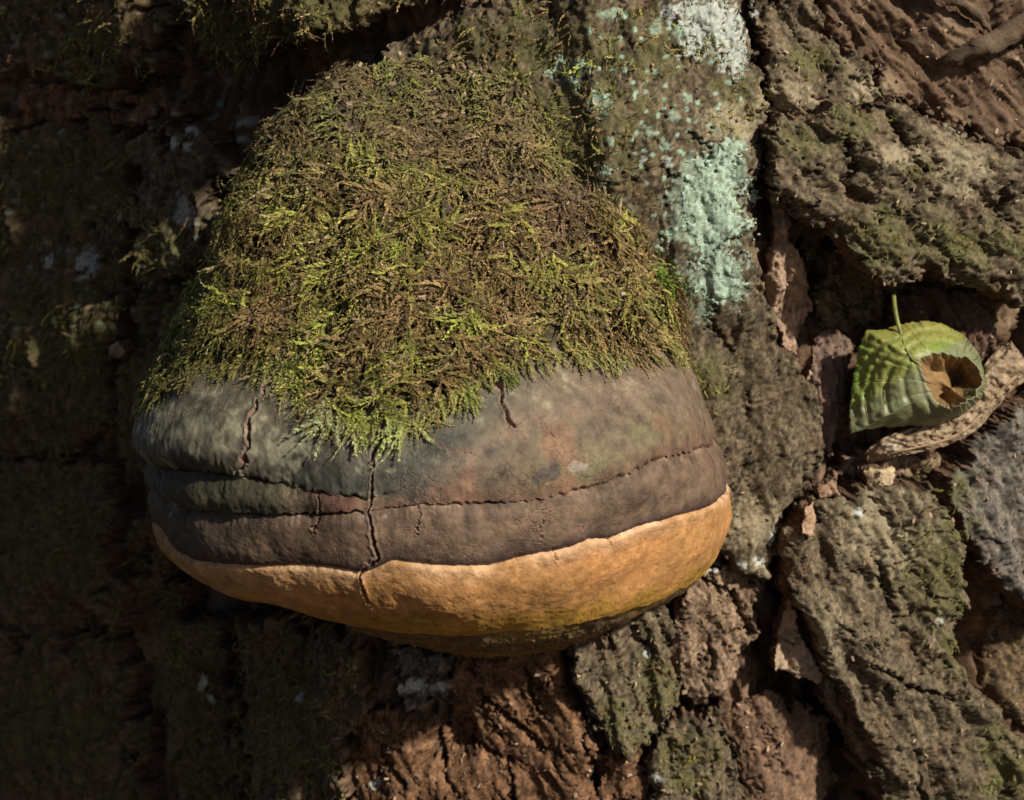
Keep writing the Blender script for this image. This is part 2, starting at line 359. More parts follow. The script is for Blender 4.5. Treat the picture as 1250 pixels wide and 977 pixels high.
def bark_piece(name, poly, off, style='bark', seed=1, step=0.00072, thick=0.02, edge=9, drop=0.0022, rag=11, mat=None, tilt=(0, 0), amp=0.85, over=None, tint=None, parent=None, dome=0.0, moss=0.0, rw=0.0):
    poly = [(float(a), float(b)) for a, b in poly]
    xs = np.array([p[0] for p in poly]); ys = np.array([p[1] for p in poly]); cx, cy = xs.mean(), ys.mean()
    corner = on_trunk(np.array([xs.min() - 25, xs.max() + 25, xs.min() - 25, xs.max() + 25]), np.array([ys.min() - 25, ys.min() - 25, ys.max() + 25, ys.max() + 25]), 0.0)
    ua = np.arctan2(corner[:, 0] - X0, R - corner[:, 1]) * R; va = corner[:, 2] - Z0
    U, V = np.meshgrid(np.arange(ua.min(), ua.max(), step), np.arange(va.min(), va.max(), step), indexing='ij')
    def fields(U, V):
        px, py = project(trunk_pt(U, V, 0.0)); m = macro(px, py, rw)
        px, py = project(trunk_pt(U, V, m + off))
        n1 = fbm2(px / 40.0, py / 40.0, seed + 70, 4, 0.6); n2 = fbm2(px / 40.0 + 31, py / 40.0, seed + 71, 4, 0.6)
        s = poly_sdf(px + rag * n1, py + rag * n2, poly) + (0.35 * rag * fbm2(px / 9.0, py / 9.0, seed + 72, 3, 0.6) if over is None else 24 * fbm2(px / 24.0, py / 24.0, seed + 72, 5, 0.75) - 2)
        return px, py, m, s
    px, py, m, s = fields(U, V)
    sp = step / 0.00034
    gx = np.gradient(s, step, axis=0); gy = np.gradient(s, step, axis=1); gg = gx * gx + gy * gy + 1e-6
    sn = (s < 0) & (s > -1.6 * sp)
    mv = np.where(sn, -s, 0) / gg
    U = U + np.clip(mv * gx, -1.2 * step, 1.2 * step); V = V + np.clip(mv * gy, -1.2 * step, 1.2 * step)
    keep = s > -0.75 * sp
    f = grid_faces(*U.shape); kf = keep.ravel(); f = f[kf[f].all(1)]
    px, py, m, s = fields(U, V); s = np.maximum(s, 0)
    h, c, gm = bark_relief(U, V, px, py, over if over is not None else seed, style)
    prof = terrace(np.clip(1 - (s + 0.5 * edge * fbm2(px / 16.0, py / 16.0, seed + 44, 3, 0.6)) / edge, 0, 1), 3, 0.35)[0]
    if over is None:
        H = m + off + amp * h - drop * prof + tilt[0] * (px - cx) / 100 + tilt[1] * (py - cy) / 100 + dome * (1 - np.clip(np.hypot((px - cx) / (np.ptp(xs) / 2), (py - cy) / (np.ptp(ys) / 2)), 0, 1)**2)
    else:
        H = m + off + 0.5 * h + 0.00025 * (1 - prof) + 0.0001 * fbm2(px / 5.0, py / 5.0, seed + 4, 2)
    if tint is not None:
        c = mixc(c, tint[:3], tint[3] * ((0.8 + 0.4 * np.clip(fbm2(px / 10.0, py / 10.0, seed + 9, 3), -1, 1)) if over is None else sst(-0.55, 0.25, fbm2(px / 6.0, py / 6.0, seed + 9, 3, 0.8))))
    P = trunk_pt(U, V, H).reshape(-1, 3)
    used = np.unique(f); re = np.full(U.size, -1); re[used] = np.arange(len(used)); f2 = re[f]
    Vt = P[used]; C = c.reshape(-1, 3)[used]
    e = np.concatenate([f2[:, [0, 1]], f2[:, [1, 2]], f2[:, [2, 3]], f2[:, [3, 0]]])
    es = np.sort(e, 1); key = es[:, 0].astype(np.int64) * len(used) + es[:, 1]
    _, idx, cnt = np.unique(key, return_index=True, return_counts=True)
    be = e[idx[cnt == 1]]
    bv = np.unique(be); rb = np.full(len(used), -1); rb[bv] = np.arange(len(bv))
    uu = U.ravel()[used][bv]; vv = V.ravel()[used][bv]; hh = H.ravel()[used][bv]
    rows = 8 if thick > 0.004 else 1
    allV = [Vt]; allC = [C]; F = [f2]; prev = bv; base = len(used)
    for k in range(1, rows + 1):
        q = k / rows
        if thick > 0.004:
            pu = uu + 0.0009 * fbm2(uu * 260 + k * 0.9, vv * 260 + 5 + k * 0.9, seed + 40, 3, 0.6); pv = vv + 0.0016 * fbm2(uu * 260 + 19 - k * 0.9, vv * 260 + k * 0.9, seed + 41, 3, 0.6)
        else: pu, pv = uu, vv
        allV.append(trunk_pt(pu, pv, hh - thick * q)); sk = np.clip(0.5 + 0.6 * fbm2(uu * 300 + vv * 250 + k * 1.7, vv * 300 - uu * 120 + k * 2.3, seed + 80 + k, 3, 0.6), 0, 1)
        allC.append(lerp(np.array([0.05, 0.028, 0.017]), np.array([0.19, 0.115, 0.07]), sk[:, None]) if thick > 0.004 else C[bv])
        cur = base + np.arange(len(bv))
        a, b = be[:, 0], be[:, 1]
        pa, pb = (a, b) if k == 1 else (base - len(bv) + rb[a], base - len(bv) + rb[b])
        F.append(np.stack([pb, pa, cur[rb[a]], cur[rb[b]]], 1)); base += len(bv)
    me = make_mesh(name, np.concatenate(allV), np.concatenate(F), np.concatenate(allC))
    o = obj(name, me, mat or M_BARK, parent or tree)
    if moss > 0 or gm.max() > 0.4:
        sel = rng.random(len(used)); wgt = np.maximum(gm.ravel()[used], moss)
        a = np.arctan2(Vt[:, 0] - X0, R - Vt[:, 1]); nn = np.stack([np.sin(a), -np.cos(a), 0 * a], -1)
        moss_sites.append((Vt, nn, px.ravel()[used], py.ravel()[used], wgt * (step / 0.0006)**2))
    return o

B = bark_piece
# central ridge with the lichen, running down behind the bracket
ridge = B('bark_plate', [(545, 15), (640, -10), (760, -40), (905, -40), (922, 60), (942, 150), (925, 240), (928, 330), (955, 420), (1000, 470), (1008, 560), (985, 600), (955, 640), (945, 720), (905, 705), (860, 640), (800, 640), (640, 500), (440, 240), (410, 120), (480, 60)], 0.013, 'bark', 101, rag=9, thick=0.03, edge=12, drop=0.004, amp=0.5)
for poly, t in [([(845, 190), (880, 170), (912, 172), (915, 240), (912, 330), (900, 360), (878, 385), (862, 380), (858, 330), (835, 295), (838, 240)], (0.37, 0.48, 0.37, 0.85)),
                ([(822, 5), (860, -20), (905, -10), (910, 60), (898, 95), (862, 60), (830, 40)], (0.42, 0.44, 0.38, 0.75)),
                ([(680, 76), (700, 72), (714, 86), (706, 100), (690, 100), (672, 94)], (0.34, 0.47, 0.35, 0.85)), ([(720, 118), (738, 114), (748, 128), (736, 138), (724, 134)], (0.34, 0.47, 0.35, 0.85)),
                ([(733, 208), (744, 206), (747, 220), (738, 226)], (0.34, 0.47, 0.35, 0.85)), ([(815, 278), (838, 275), (842, 292), (822, 298)], (0.36, 0.50, 0.37, 0.8))]:
    B('lichen_patch', poly, 0.013, 'bark', 220 + len(poly), over=101, thick=0.0015, edge=5, rag=8, mat=M_LICH, tint=t, parent=ridge, step=0.0006)
# upper left moss shelf, right-hand plates
B('bark_plate', [(222, -40), (600, -50), (540, -5), (500, 8), (432, 28), (372, 42), (330, 52), (288, 80), (245, 72), (228, 30)], 0.024, 'brown', 102, thick=0.03, edge=16, moss=0.9, tint=(0.05, 0.05, 0.015, 0.6))
B('bark_plate', [(942, 150), (1000, 135), (1075, 128), (1120, 130), (1150, 150), (1220, 178), (1290, 200), (1290, 380), (1245, 365), (1195, 350), (1140, 325), (1108, 352), (1075, 335), (1030, 292), (990, 272), (955, 250), (938, 190)], 0.024, 'bark', 103, thick=0.020, edge=14, dome=0.004)
B('bark_plate', [(922, -40), (982, -40), (1003, 40), (1065, 82), (1072, 122), (1010, 146), (945, 146), (930, 60)], 0.011, 'bark', 104, thick=0.02, edge=14)
B('bark_plate', [(1000, -40), (1110, -40), (1180, 20), (1290, 90), (1290, 195), (1215, 172), (1150, 142), (1085, 118), (1068, 80), (1010, 38)], 0.002, 'wood', 105, rw=1.0, thick=0.01, edge=12, mat=M_WOOD, tint=(0.13, 0.088, 0.055, 0.3), amp=0.5)
B('bark_strip', [(945, 225), (961, 224), (963, 295), (985, 318), (990, 370), (983, 440), (960, 425), (942, 380), (938, 335), (946, 290)], 0.006, 'wood', 106, rw=1.0, thick=0.02, edge=8, mat=M_WOOD, tint=(0.40, 0.27, 0.185, 0.85), rag=4)
B('bark_strip', [(1000, 408), (1030, 408), (1048, 425), (1035, 470), (1026, 520), (1018, 560), (1003, 548), (996, 480)], 0.006, 'wood', 107, rw=1.0, thick=0.02, edge=8, mat=M_WOOD, tint=(0.23, 0.155, 0.12, 0.8), rag=4)
B('bark_plate', [(1088, 380), (1128, 352), (1190, 358), (1222, 385), (1224, 440), (1150, 455), (1085, 430)], 0.003, 'wood', 108, rw=1.0, thick=0.015, edge=18, mat=M_WOOD, tint=(0.11, 0.06, 0.045, 0.6), dome=0.004)
B('bark_plate', [(985, 300), (1040, 300), (1085, 350), (1080, 395), (1040, 405), (1000, 400)], 0.0, 'brown', 109, rw=1.0, thick=0.012, edge=10)
B('bark_plate', [(958, 655), (985, 612), (1050, 602), (1130, 598), (1178, 640), (1186, 720), (1175, 800), (1190, 840), (1225, 880), (1290, 935), (1290, 1040), (1085, 1040), (1078, 940), (1052, 880), (1022, 832), (990, 772), (962, 715)], 0.020, 'bark', 110, thick=0.03, edge=10, drop=0.003)
B('bark_plate', [(1166, 600), (1195, 552), (1230, 512), (1290, 490), (1290, 760), (1232, 722), (1192, 665)], 0.016, 'grey', 111, thick=0.024, edge=14)
B('bark_plate', [(1215, 745), (1290, 770), (1290, 920), (1240, 880), (1205, 840)], 0.0, 'brown', 112, rw=1.0, thick=0.016, edge=14)
B('bark_flake', [(966, 728), (974, 765), (990, 800), (1008, 832), (998, 840), (968, 824), (944, 814), (952, 780), (958, 750)], 0.010, 'tan', 113, thick=0.006, edge=4, drop=0.001, rag=4, tint=(0.46, 0.33, 0.22, 0.6))
B('bark_flake', [(1008, 826), (1030, 836), (1046, 866), (1064, 905), (1080, 955), (1068, 958), (1040, 900), (1012, 858)], 0.006, 'tan', 114, thick=0.012, edge=6, rag=4, tint=(0.15, 0.11, 0.05, 0.5))
B('bark_plate', [(835, 745), (850, 700), (905, 700), (935, 715), (925, 770), (912, 808), (885, 852), (850, 862), (825, 830), (820, 775)], 0.005, 'tan', 115, thick=0.02, edge=10)
B('bark_plate', [(693, 785), (740, 755), (800, 735), (826, 775), (832, 838), (803, 898), (752, 928), (718, 888), (702, 845)], 0.008, 'bark', 116, thick=0.02, edge=12)
B('bark_plate', [(545, 832), (560, 780), (690, 780), (698, 855), (730, 910), (712, 1040), (566, 1040), (552, 960), (542, 900)], 0.003, 'red', 117, rw=1.0, thick=0.02, edge=10)
B('bark_plate', [(432, 868), (470, 858), (520, 862), (524, 925), (552, 935), (560, 1040), (420, 1040), (428, 930)], 0.001, 'red', 118, rw=1.0, thick=0.02, edge=10)
B('bark_plate', [(478, 800), (548, 800), (552, 845), (530, 852), (515, 872), (488, 868)], 0.003, 'grey', 119, rw=1.0, thick=0.02, edge=8)
B('bark_plate', [(798, 905), (830, 880), (878, 872), (905, 930), (920, 1040), (790, 1040)], 0.008, 'bark', 120, thick=0.02, edge=12)
B('bark_plate', [(890, 868), (945, 850), (1010, 880), (1025, 940), (1000, 1040), (925, 1040), (908, 930)], -0.003, 'red', 121, rw=0.3, thick=0.012, edge=16, tint=(0.22, 0.145, 0.10, 0.55))
B('bark_plate', [(735, 930), (790, 905), (785, 1040), (720, 1040)], 0.003, 'red', 122, thick=0.02, edge=10)
B('bark_plate', [(1030, 560), (1060, 545), (1120, 560), (1180, 555), (1165, 590), (1120, 598), (1060, 600), (1020, 590)], 0.003, 'tan', 123, rw=1.0, thick=0.015, edge=8)
# plates carrying on round the trunk beyond the right edge of the picture
for i, poly in enumerate([[(1305, -40), (1440, -30), (1470, 160), (1400, 230), (1305, 190)], [(1302, 205), (1410, 245), (1465, 330), (1420, 480), (1305, 470)], [(1305, 500), (1425, 500), (1470, 650), (1440, 790), (1302, 765)], [(1302, 785), (1440, 810), (1470, 940), (1430, 1060), (1302, 1040)]]):
    B('bark_plate', poly, 0.018, 'bark', 150 + i, step=0.002, thick=0.024, edge=12, rag=20)
# shaded left flank
left = dict(step=0.0012, thick=0.03, edge=18, rag=26)
B('bark_plate', [(288, 770), (430, 760), (442, 850), (425, 930), (400, 1040), (308, 1040), (282, 880)], 0.010, 'brown', 130, moss=0.5, **left)
B('bark_plate', [(178, 740), (262, 750), (280, 860), (300, 1040), (185, 1040), (165, 870)], 0.012, 'brown', 131, moss=0.5, **left)
B('bark_plate', [(-60, 780), (140, 775), (160, 870), (165, 1040), (-60, 1040)], 0.010, 'brown', 132, moss=0.3, **left)
B('bark_plate', [(150, 175), (225, 150), (268, 180), (258, 285), (235, 350), (160, 340)], 0.012, 'bark', 133, moss=0.2, **left)
B('bark_plate', [(-60, 150), (130, 150), (165, 245), (118, 330), (150, 425), (105, 540), (-60, 560)], 0.006, 'brown', 134, moss=0.35, **left)
B('bark_plate', [(-60, -40), (150, -40), (200, 60), (140, 95), (60, 85), (-60, 100)], 0.010, 'brown', 135, moss=0.3, **left)
B('bark_plate', [(-60, 575), (95, 558), (152, 640), (118, 700), (150, 765), (-60, 778)], 0.006, 'brown', 136, moss=0.3, **left)
B('bark_plate', [(185, 352), (240, 365), (225, 470), (200, 640), (208, 735), (150, 722), (178, 600), (128, 480)], 0.008, 'brown', 137, moss=0.3, **left)
B('bark_plate', [(0, 105), (80, 95), (200, 110), (240, 135), (150, 148), (20, 145)], 0.004, 'red', 138, rw=1.0, **left)
B('bark_plate', [(290, 95), (340, 65), (440, 45), (490, 45), (420, 95), (340, 130), (300, 140)], -0.006, 'red', 139, rw=1.0, step=0.0008, thick=0.015, edge=14, tint=(0.20, 0.075, 0.03, 0.6))

# ------------------------------------------------------------------ bracket fungus
LEV = [  # left end, right end, front (photograph pixels), reach towards the viewer (m)
    ((450, 88), (585, 92), (518, 72), 0.010), ((362, 145), (645, 152), (506, 122), 0.024), ((306, 225), (710, 232), (505, 200), 0.044),
    ((270, 320), (774, 314), (508, 312), 0.074), ((224, 415), (812, 402), (508, 428), 0.100), ((192, 468), (840, 447), (510, 494), 0.118),
    ((179, 518), (866, 502), (515, 556), 0.130), ((182, 572), (881, 553), (520, 612), 0.135), ((192, 610), (886, 585), (525, 650), 0.135),
    ((198, 642), (886, 608), (528, 688), 0.133), ((204, 660), (886, 640), (532, 726), 0.129), ((230, 677), (866, 684), (545, 760), 0.116),
    ((312, 700), (818, 722), (560, 779), 0.092), ((405, 718), (768, 738), (578, 791), 0.058), ((470, 736), (720, 752), (590, 801), 0.02), ((500, 742), (690, 760), (595, 806), 0.0)]
lv_l = np.stack([at_y(p[0][0], p[0][1], -0.018) for p in LEV]); lv_r = np.stack([at_y(p[1][0], p[1][1], -0.014) for p in LEV])
lv_f = np.stack([at_y(p[2][0], p[2][1], -p[3]) for p in LEV])
def crom(A, t):
    n = len(A) - 1; t = np.clip(t, 0, n - 1e-6); i = t.astype(int); f = (t - i)[..., None]
    p0, p1, p2, p3 = A[np.maximum(i - 1, 0)], A[i], A[i + 1], A[np.minimum(i + 2, n)]
    return 0.5 * (2 * p1 + (p2 - p0) * f + (2 * p0 - 5 * p1 + 4 * p2 - p3) * f**2 + (3 * p1 - p0 - 3 * p2 + p3) * f**3)
def fungus_pt(th, t):
    l, r, f = crom(lv_l, t), crom(lv_r, t), crom(lv_f, t)
    mid = (l + r) / 2; hs = (r - l) / 2
    s, c = np.sin(th), np.cos(th)
    xn = np.sum((f - mid) * hs, -1, keepdims=True) / np.sum(hs * hs, -1, keepdims=True)     # front point's sideways share
    return mid + hs * s[..., None] + (f - mid) * (np.sign(c) * np.abs(c)**(0.86 + 0.24 * sst(8.5, 11, t)))[..., None]
# look-up from photograph pixels to (theta, t)
_th = np.linspace(-1.45, 1.45, 360); _t = np.linspace(0, len(LEV) - 1.001, 420)
_TH, _T = np.meshgrid(_th, _t, indexing='ij'); _px, _py = project(fungus_pt(_TH, _T))
def find(x, y):
    k = np.argmin((_px - x)**2 + (_py - y)**2 + np.where(_T > 12.5, 1e5, 0)); return _TH.flat[k], _T.flat[k]
def band_curve(pts, th):
    q = sorted(find(x, y) for x, y in pts)
    return np.interp(th, [a for a, b in q], [b for a, b in q])
NC = 760
k = np.linspace(-1, 1, NC); TH = np.sign(k) * (0.55 * np.abs(k) + 0.45 * np.abs(k)**2.2) * math.radians(128)
cn = fbm2(TH * 9, TH * 0, 5, 4, 0.6); cn2 = fbm2(TH * 40, TH * 0 + 3, 6, 3, 0.6)
T2 = band_curve([(188, 570), (240, 574), (290, 581), (345, 591), (385, 600), (450, 608), (520, 588), (570, 560), (625, 522), (700, 500), (800, 480), (860, 500)], TH) + 0.05 * cn2
T3 = band_curve([(190, 602), (205, 618), (240, 624), (270, 630), (330, 632), (395, 629), (450, 624), (510, 615), (600, 615), (660, 609), (740, 588), (800, 560), (862, 545), (884, 540)], TH) + 0.055 * cn2
T4 = band_curve([(195, 645), (215, 671), (260, 686), (320, 692), (390, 690), (440, 696), (460, 690), (480, 680), (530, 686), (600, 687), (680, 669), (720, 656), (745, 659), (800, 640), (885, 606)], TH) + 0.02 * cn2
T2 = np.minimum(T2, T3 - 0.12); T4 = np.maximum(T4, T3 + 0.3)
T5 = np.interp(TH, [-1.6, -0.8, -0.3, 0.3, 0.9, 1.6], [11.0, 11.1, 11.35, 11.35, 11.1, 11.0]) + 0.05 * cn
fungus = obj('bracket_fungus', None, None, label='large hoof-shaped bracket fungus with grey brown crust and orange rim on the trunk', cat='fungus')
fungus.empty_display_size = 0.05

FCR = [([(334, 452), (318, 490), (305, 520), (303, 545), (297, 565), (290, 582)], 3.6, 1.0), ([(458, 490), (455, 530), (457, 562), (453, 600), (452, 630), (458, 655), (465, 678), (450, 690), (443, 700), (448, 732)], 3.4, 1.0),
       ([(578, 428), (588, 447), (599, 459), (604, 470), (609, 476)], 7.5, 1.3), ([(606, 472), (613, 484), (611, 496), (619, 508), (618, 514), (627, 524)], 3.8, 1.0), ([(660, 609), (667, 630), (654, 662)], 1.8, 0.6), ([(662, 612), (680, 638)], 1.4, 0.5), ([(510, 615), (513, 630), (508, 650)], 1.9, 0.6), ([(385, 598), (392, 626), (380, 650)], 2.0, 0.7),
       ([(772, 438), (782, 455), (792, 472)], 1.3, 0.4), ([(744, 654), (749, 668)], 1.6, 0.6), ([(672, 665), (676, 683)], 1.3, 0.5), ([(630, 520), (640, 540)], 1.2, 0.4), ([(655, 510), (675, 535)], 1.5, 0.5), ([(615, 525), (626, 540)], 1.2, 0.4),
       ([(540, 550), (580, 556)], 1.2, 0.4), ([(690, 508), (740, 500), (770, 490)], 1.0, 0.4), ([(190, 575), (196, 600), (212, 622)], 3.0, 0.8), ([(810, 590), (813, 610)], 1.2, 0.4), ([(708, 640), (712, 655)], 1.2, 0.4), ([(444, 700), (452, 738)], 1.6, 0.6)]
def border(px, m1):
    return lerp(np.array([0.088, 0.078, 0.066]), np.array([0.165, 0.124, 0.092]), sst(500, 640, px + 40 * m1)[..., None])

def fungus_band(name, mat, ta, tb, rows, kind, ease=0.0):
    s = np.linspace(0, 1, rows)
    T = ta[:, None] + (tb - ta)[:, None] * s[None, :]; THg = np.repeat(TH[:, None], rows, 1); S = np.repeat(s[None, :], NC, 0)
    P = fungus_pt(THg, T)
    du = fungus_pt(THg + 0.01, T) - fungus_pt(THg - 0.01, T); dv = fungus_pt(THg, T + 0.05) - fungus_pt(THg, T - 0.05); N = np.cross(dv, du); N /= np.linalg.norm(N, axis=-1, keepdims=True) + 1e-12
    if (N[NC // 2, rows // 2, 1]) > 0: N = -N
    px, py = project(P)
    nb = fbm3(P, 22, 3, 3); nm = fbm3(P, 90, 8, 4, 0.55); nf = fbm3(P, 420, 12, 3, 0.6)
    D = 0.0026 * nb + 0.00045 * nm + 0.00016 * nf
    dist_top = S * (tb - ta)[:, None]; dist_bot = (1 - S) * (tb - ta)[:, None]     # in level units, about 45 px each
    jag = 0.5 + 0.5 * np.clip(fbm3(P, 160, 15, 3) * 1.6, -1, 1)
    if kind in ('mid', 'low'): D = D - 0.0016 * np.exp(-(dist_top / 0.25)**2) - 0.0020 * np.exp(-(dist_top / 0.035)**2) * jag
    if kind in ('mid', 'low'): D = D - 0.0022 * np.exp(-(dist_top / 0.35)**2) * sst(330, 200, px)
    if kind == 'top': D = D + 0.0022 * sst(1.6, 0.5, dist_bot) * sst(420, 200, px) - 0.0035 * np.exp(-(dist_bot / 0.16)**2) * sst(330, 200, px)
    if kind == 'low': D = D - 0.0006 * np.exp(-(dist_top / 0.6)**2)
    if kind in ('top', 'mid'): D = D - 0.0012 * np.exp(-(dist_bot / 0.3)**2) - 0.0022 * np.exp(-(dist_bot / 0.035)**2) * jag
    if kind == 'top':     # soft border on the right-hand side instead of a furrow
        rgt = sst(440, 520, px); D = D + rgt * (0.0012 * np.exp(-(dist_bot / 0.3)**2) + 0.0022 * np.exp(-(dist_bot / 0.035)**2) * jag)
    if kind == 'mid':
        rgt = sst(440, 520, px); D = D + rgt * (0.0016 * np.exp(-(dist_top / 0.25)**2) + 0.0022 * np.exp(-(dist_top / 0.045)**2) * jag)
    if kind == 'low': D = D - 0.0010 * np.exp(-(dist_bot / 0.10)**2) * 0.6
    if kind == 'margin': D = D - 0.0003 * nm - 0.0022 * np.exp(-(dist_top / 0.10)**2) * 0.7 + 0.0005
    if kind == 'pore':
        rid = np.sin((T + 0.16 * nm + 0.15 * nb) * 38 + 3 * cn[:, None]); D = D + 0.0007 * rid * sst(0.0, 0.15, S) * (0.3 + 0.7 * sst(-0.2, 0.4, nb + 0.3 * nm)) + 0.0005 * nm
    # colour
    sh = px.shape; C = np.zeros(sh + (3,))
    m1 = fbm3(P, 60, 21, 4, 0.6); m2 = fbm3(P, 260, 22, 3, 0.65); st = 0.5 + 0.5 * np.clip(fbm3(P * np.array([0.35, 0.35, 2.2]), 190, 25, 3) * 1.3, -1, 1)
    if kind in ('top', 'mid', 'low'):
        C[:] = (0.138, 0.124, 0.092)
        C = mixc(C, (0.175, 0.128, 0.092), sst(560, 820, px + 60 * m1) * 0.9)
        if kind == 'top':
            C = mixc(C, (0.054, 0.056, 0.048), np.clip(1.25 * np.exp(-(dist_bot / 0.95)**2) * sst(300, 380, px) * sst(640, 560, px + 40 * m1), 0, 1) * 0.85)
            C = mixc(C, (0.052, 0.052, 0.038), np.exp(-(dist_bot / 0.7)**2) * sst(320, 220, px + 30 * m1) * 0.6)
            C = mixc(C, (0.26, 0.26, 0.185), sst(0.25, 0.8, blobs(px, py, [(240, 525, 60, 40), (350, 555, 50, 22)]) + 0.5 * m2 + 0.2 * m1) * 0.6)
            sb = np.exp(-(np.maximum(dist_bot + 0.3 * m1 * sst(0, 0.3, dist_bot), 0) / 0.35)**2) * sst(450, 490, px); C = C * (1 - sb)[..., None] + border(px, m1) * sb[..., None]
            moss_base = poly_sdf(px + 8 * m2, py + 10 * m1, MOSS_POLY); C = mixc(C, (0.050, 0.036, 0.018), sst(-4, 12, moss_base))
            D = D + 0.0048 * fbm3(P, 45, 44, 3) * sst(0, 40, moss_base) + 0.0015 * sst(-4, 20, moss_base)
        if kind == 'mid':
            C[:] = (0.158, 0.114, 0.076)
            C = mixc(C, (0.14, 0.15, 0.075), sst(0.15, 0.7, blobs(px, py, [(680, 530, 45, 30), (760, 525, 50, 30), (610, 545, 30, 20), (700, 570, 60, 25)]) * 0.8 + 0.5 * m1 + 0.35 * m2) * 0.6)
            C = mixc(C, (0.180, 0.083, 0.060), sst(0.1, 0.7, m1 + 0.25 * m2) * 0.6 * sst(440, 500, px))
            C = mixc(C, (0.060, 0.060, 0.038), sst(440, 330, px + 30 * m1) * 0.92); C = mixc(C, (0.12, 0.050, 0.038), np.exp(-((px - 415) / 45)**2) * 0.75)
            C = mixc(C, (0.15, 0.07, 0.055), np.exp(-(dist_bot / 0.2)**2) * 0.5 * sst(440, 500, px))
            sb = np.exp(-(np.maximum(dist_top + 0.35 * m1 * sst(0, 0.3, dist_top), 0) / 0.42)**2) * sst(450, 490, px)
            C = C * (1 - sb)[..., None] + border(px, m1) * sb[..., None]
        if kind == 'low':
            C[:] = (0.158, 0.108, 0.074)
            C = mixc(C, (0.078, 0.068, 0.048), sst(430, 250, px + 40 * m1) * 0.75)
            C = mixc(C, (0.115, 0.078, 0.060), (1 - st) * 0.6)
            C = mixc(C, (0.27, 0.20, 0.16), np.exp(-(dist_top / 0.09)**2) * sst(0.0, 0.5, m2 + 0.4 * m1) * 0.8)
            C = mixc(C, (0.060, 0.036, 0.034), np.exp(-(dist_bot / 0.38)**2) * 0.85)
        C = C * np.array([0.90, 0.835, 0.745]) * np.clip(1 + 0.22 * m1 + 0.34 * m2, 0.3, 2)[..., None]
        C = mixc(C, (0.045, 0.040, 0.036), sst(0.3, 0.6, blobs(px, py, [(662, 580, 14, 10), (675, 570, 8, 12)]) + 0.3 * m2) * 0.8)
        C = mixc(C, (0.40, 0.38, 0.34), sst(0.45, 0.7, blobs(px, py, [(702, 570, 12, 9), (666, 590, 7, 3), (208, 622, 8, 8), (470, 630, 4)]) + 0.35 * m2) * 0.35)
    if kind == 'margin':
        C[:] = (0.435, 0.215, 0.075)
        C = mixc(C, (0.56, 0.38, 0.24), np.exp(-(dist_top / 0.45)**2) * (0.55 + 0.45 * np.clip(m1 + 0.3 * m2, -1, 1)) * 0.9)
        C = mixc(C, (0.43, 0.26, 0.105), sst(430, 280, px) * 0.7)
        C = mixc(C, (0.42, 0.23, 0.034), sst(0.95, 0.15, dist_bot + 0.25 * m1) * 0.85)
        C = mixc(C, (0.40, 0.17, 0.06), sst(0.15, 0.7, m1) * 0.35)
        C = C * (1 + 0.16 * m1 + 0.26 * m2)[..., None]
        f1, e_, r_ = worley2(px / 5.0, py / 5.0, 88); C = mixc(C, (0.16, 0.075, 0.03), (sst(0.20, 0.05, f1) * (r_ > 0.62)) * 0.65)
        D = D - 0.00025 * sst(0.25, 0.05, f1) * (r_ > 0.62)
    if kind == 'pore':
        C[:] = (0.24, 0.15, 0.05); C = mixc(C, (0.11, 0.075, 0.045), sst(-0.3, 0.6, m1 + 0.5 * np.sin(T * 38)) * 0.8); C = C * (1 + 0.3 * m2)[..., None]
    for pts, wd, dp in FCR:
        xs = [q[0] for q in pts]; ys = [q[1] for q in pts]
        bb = (px > min(xs) - 14) & (px < max(xs) + 14) & (py > min(ys) - 14) & (py < max(ys) + 14) & (np.abs(THg) < 1.5)
        if bb.any():
            d = seg_dist(px[bb] + 3.0 * nm[bb] + 2.2 * nf[bb], py[bb] + 2.5 * nf[bb], pts) / (0.75 + 0.4 * jag[bb])
            wd = wd * 0.56; q = 1 - sst(0.30 * wd, 1.1 * wd, d); rim = np.exp(-((d - 1.5 * wd) / (0.8 * wd))**2)
            D[bb] += -0.0026 * dp * q + 0.0005 * dp * rim
            C[bb] = mixc(C[bb], (0.24, 0.085, 0.04), q * 0.9)
            if kind != 'margin': C[bb] = mixc(C[bb], (0.26, 0.19, 0.145), rim * 0.35 * dp)
    P = P + N * D[..., None]
    obj(name, make_mesh(name, P.reshape(-1, 3), grid_faces(NC, rows), C.reshape(-1, 3)), mat, fungus)
    return P, N, px, py

MOSS_POLY = [(432, 62), (560, 45), (655, 92), (735, 190), (805, 270), (842, 300), (842, 370), (822, 428), (755, 434), (690, 428), (625, 440), (600, 446), (580, 470), (560, 486), (515, 498), (478, 512), (440, 515), (398, 500), (385, 478), (350, 452), (300, 438), (250, 440), (205, 466), (165, 490), (195, 440), (245, 320), (280, 220), (325, 150)]
z = np.zeros(NC)
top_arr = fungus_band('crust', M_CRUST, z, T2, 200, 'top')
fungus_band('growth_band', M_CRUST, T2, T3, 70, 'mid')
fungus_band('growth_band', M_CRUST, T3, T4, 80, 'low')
fungus_band('margin', M_MARGIN, T4, T5, 96, 'margin')
fungus_band('pore_surface', M_PORE, T5, z + len(LEV) - 1.001, 64, 'pore')

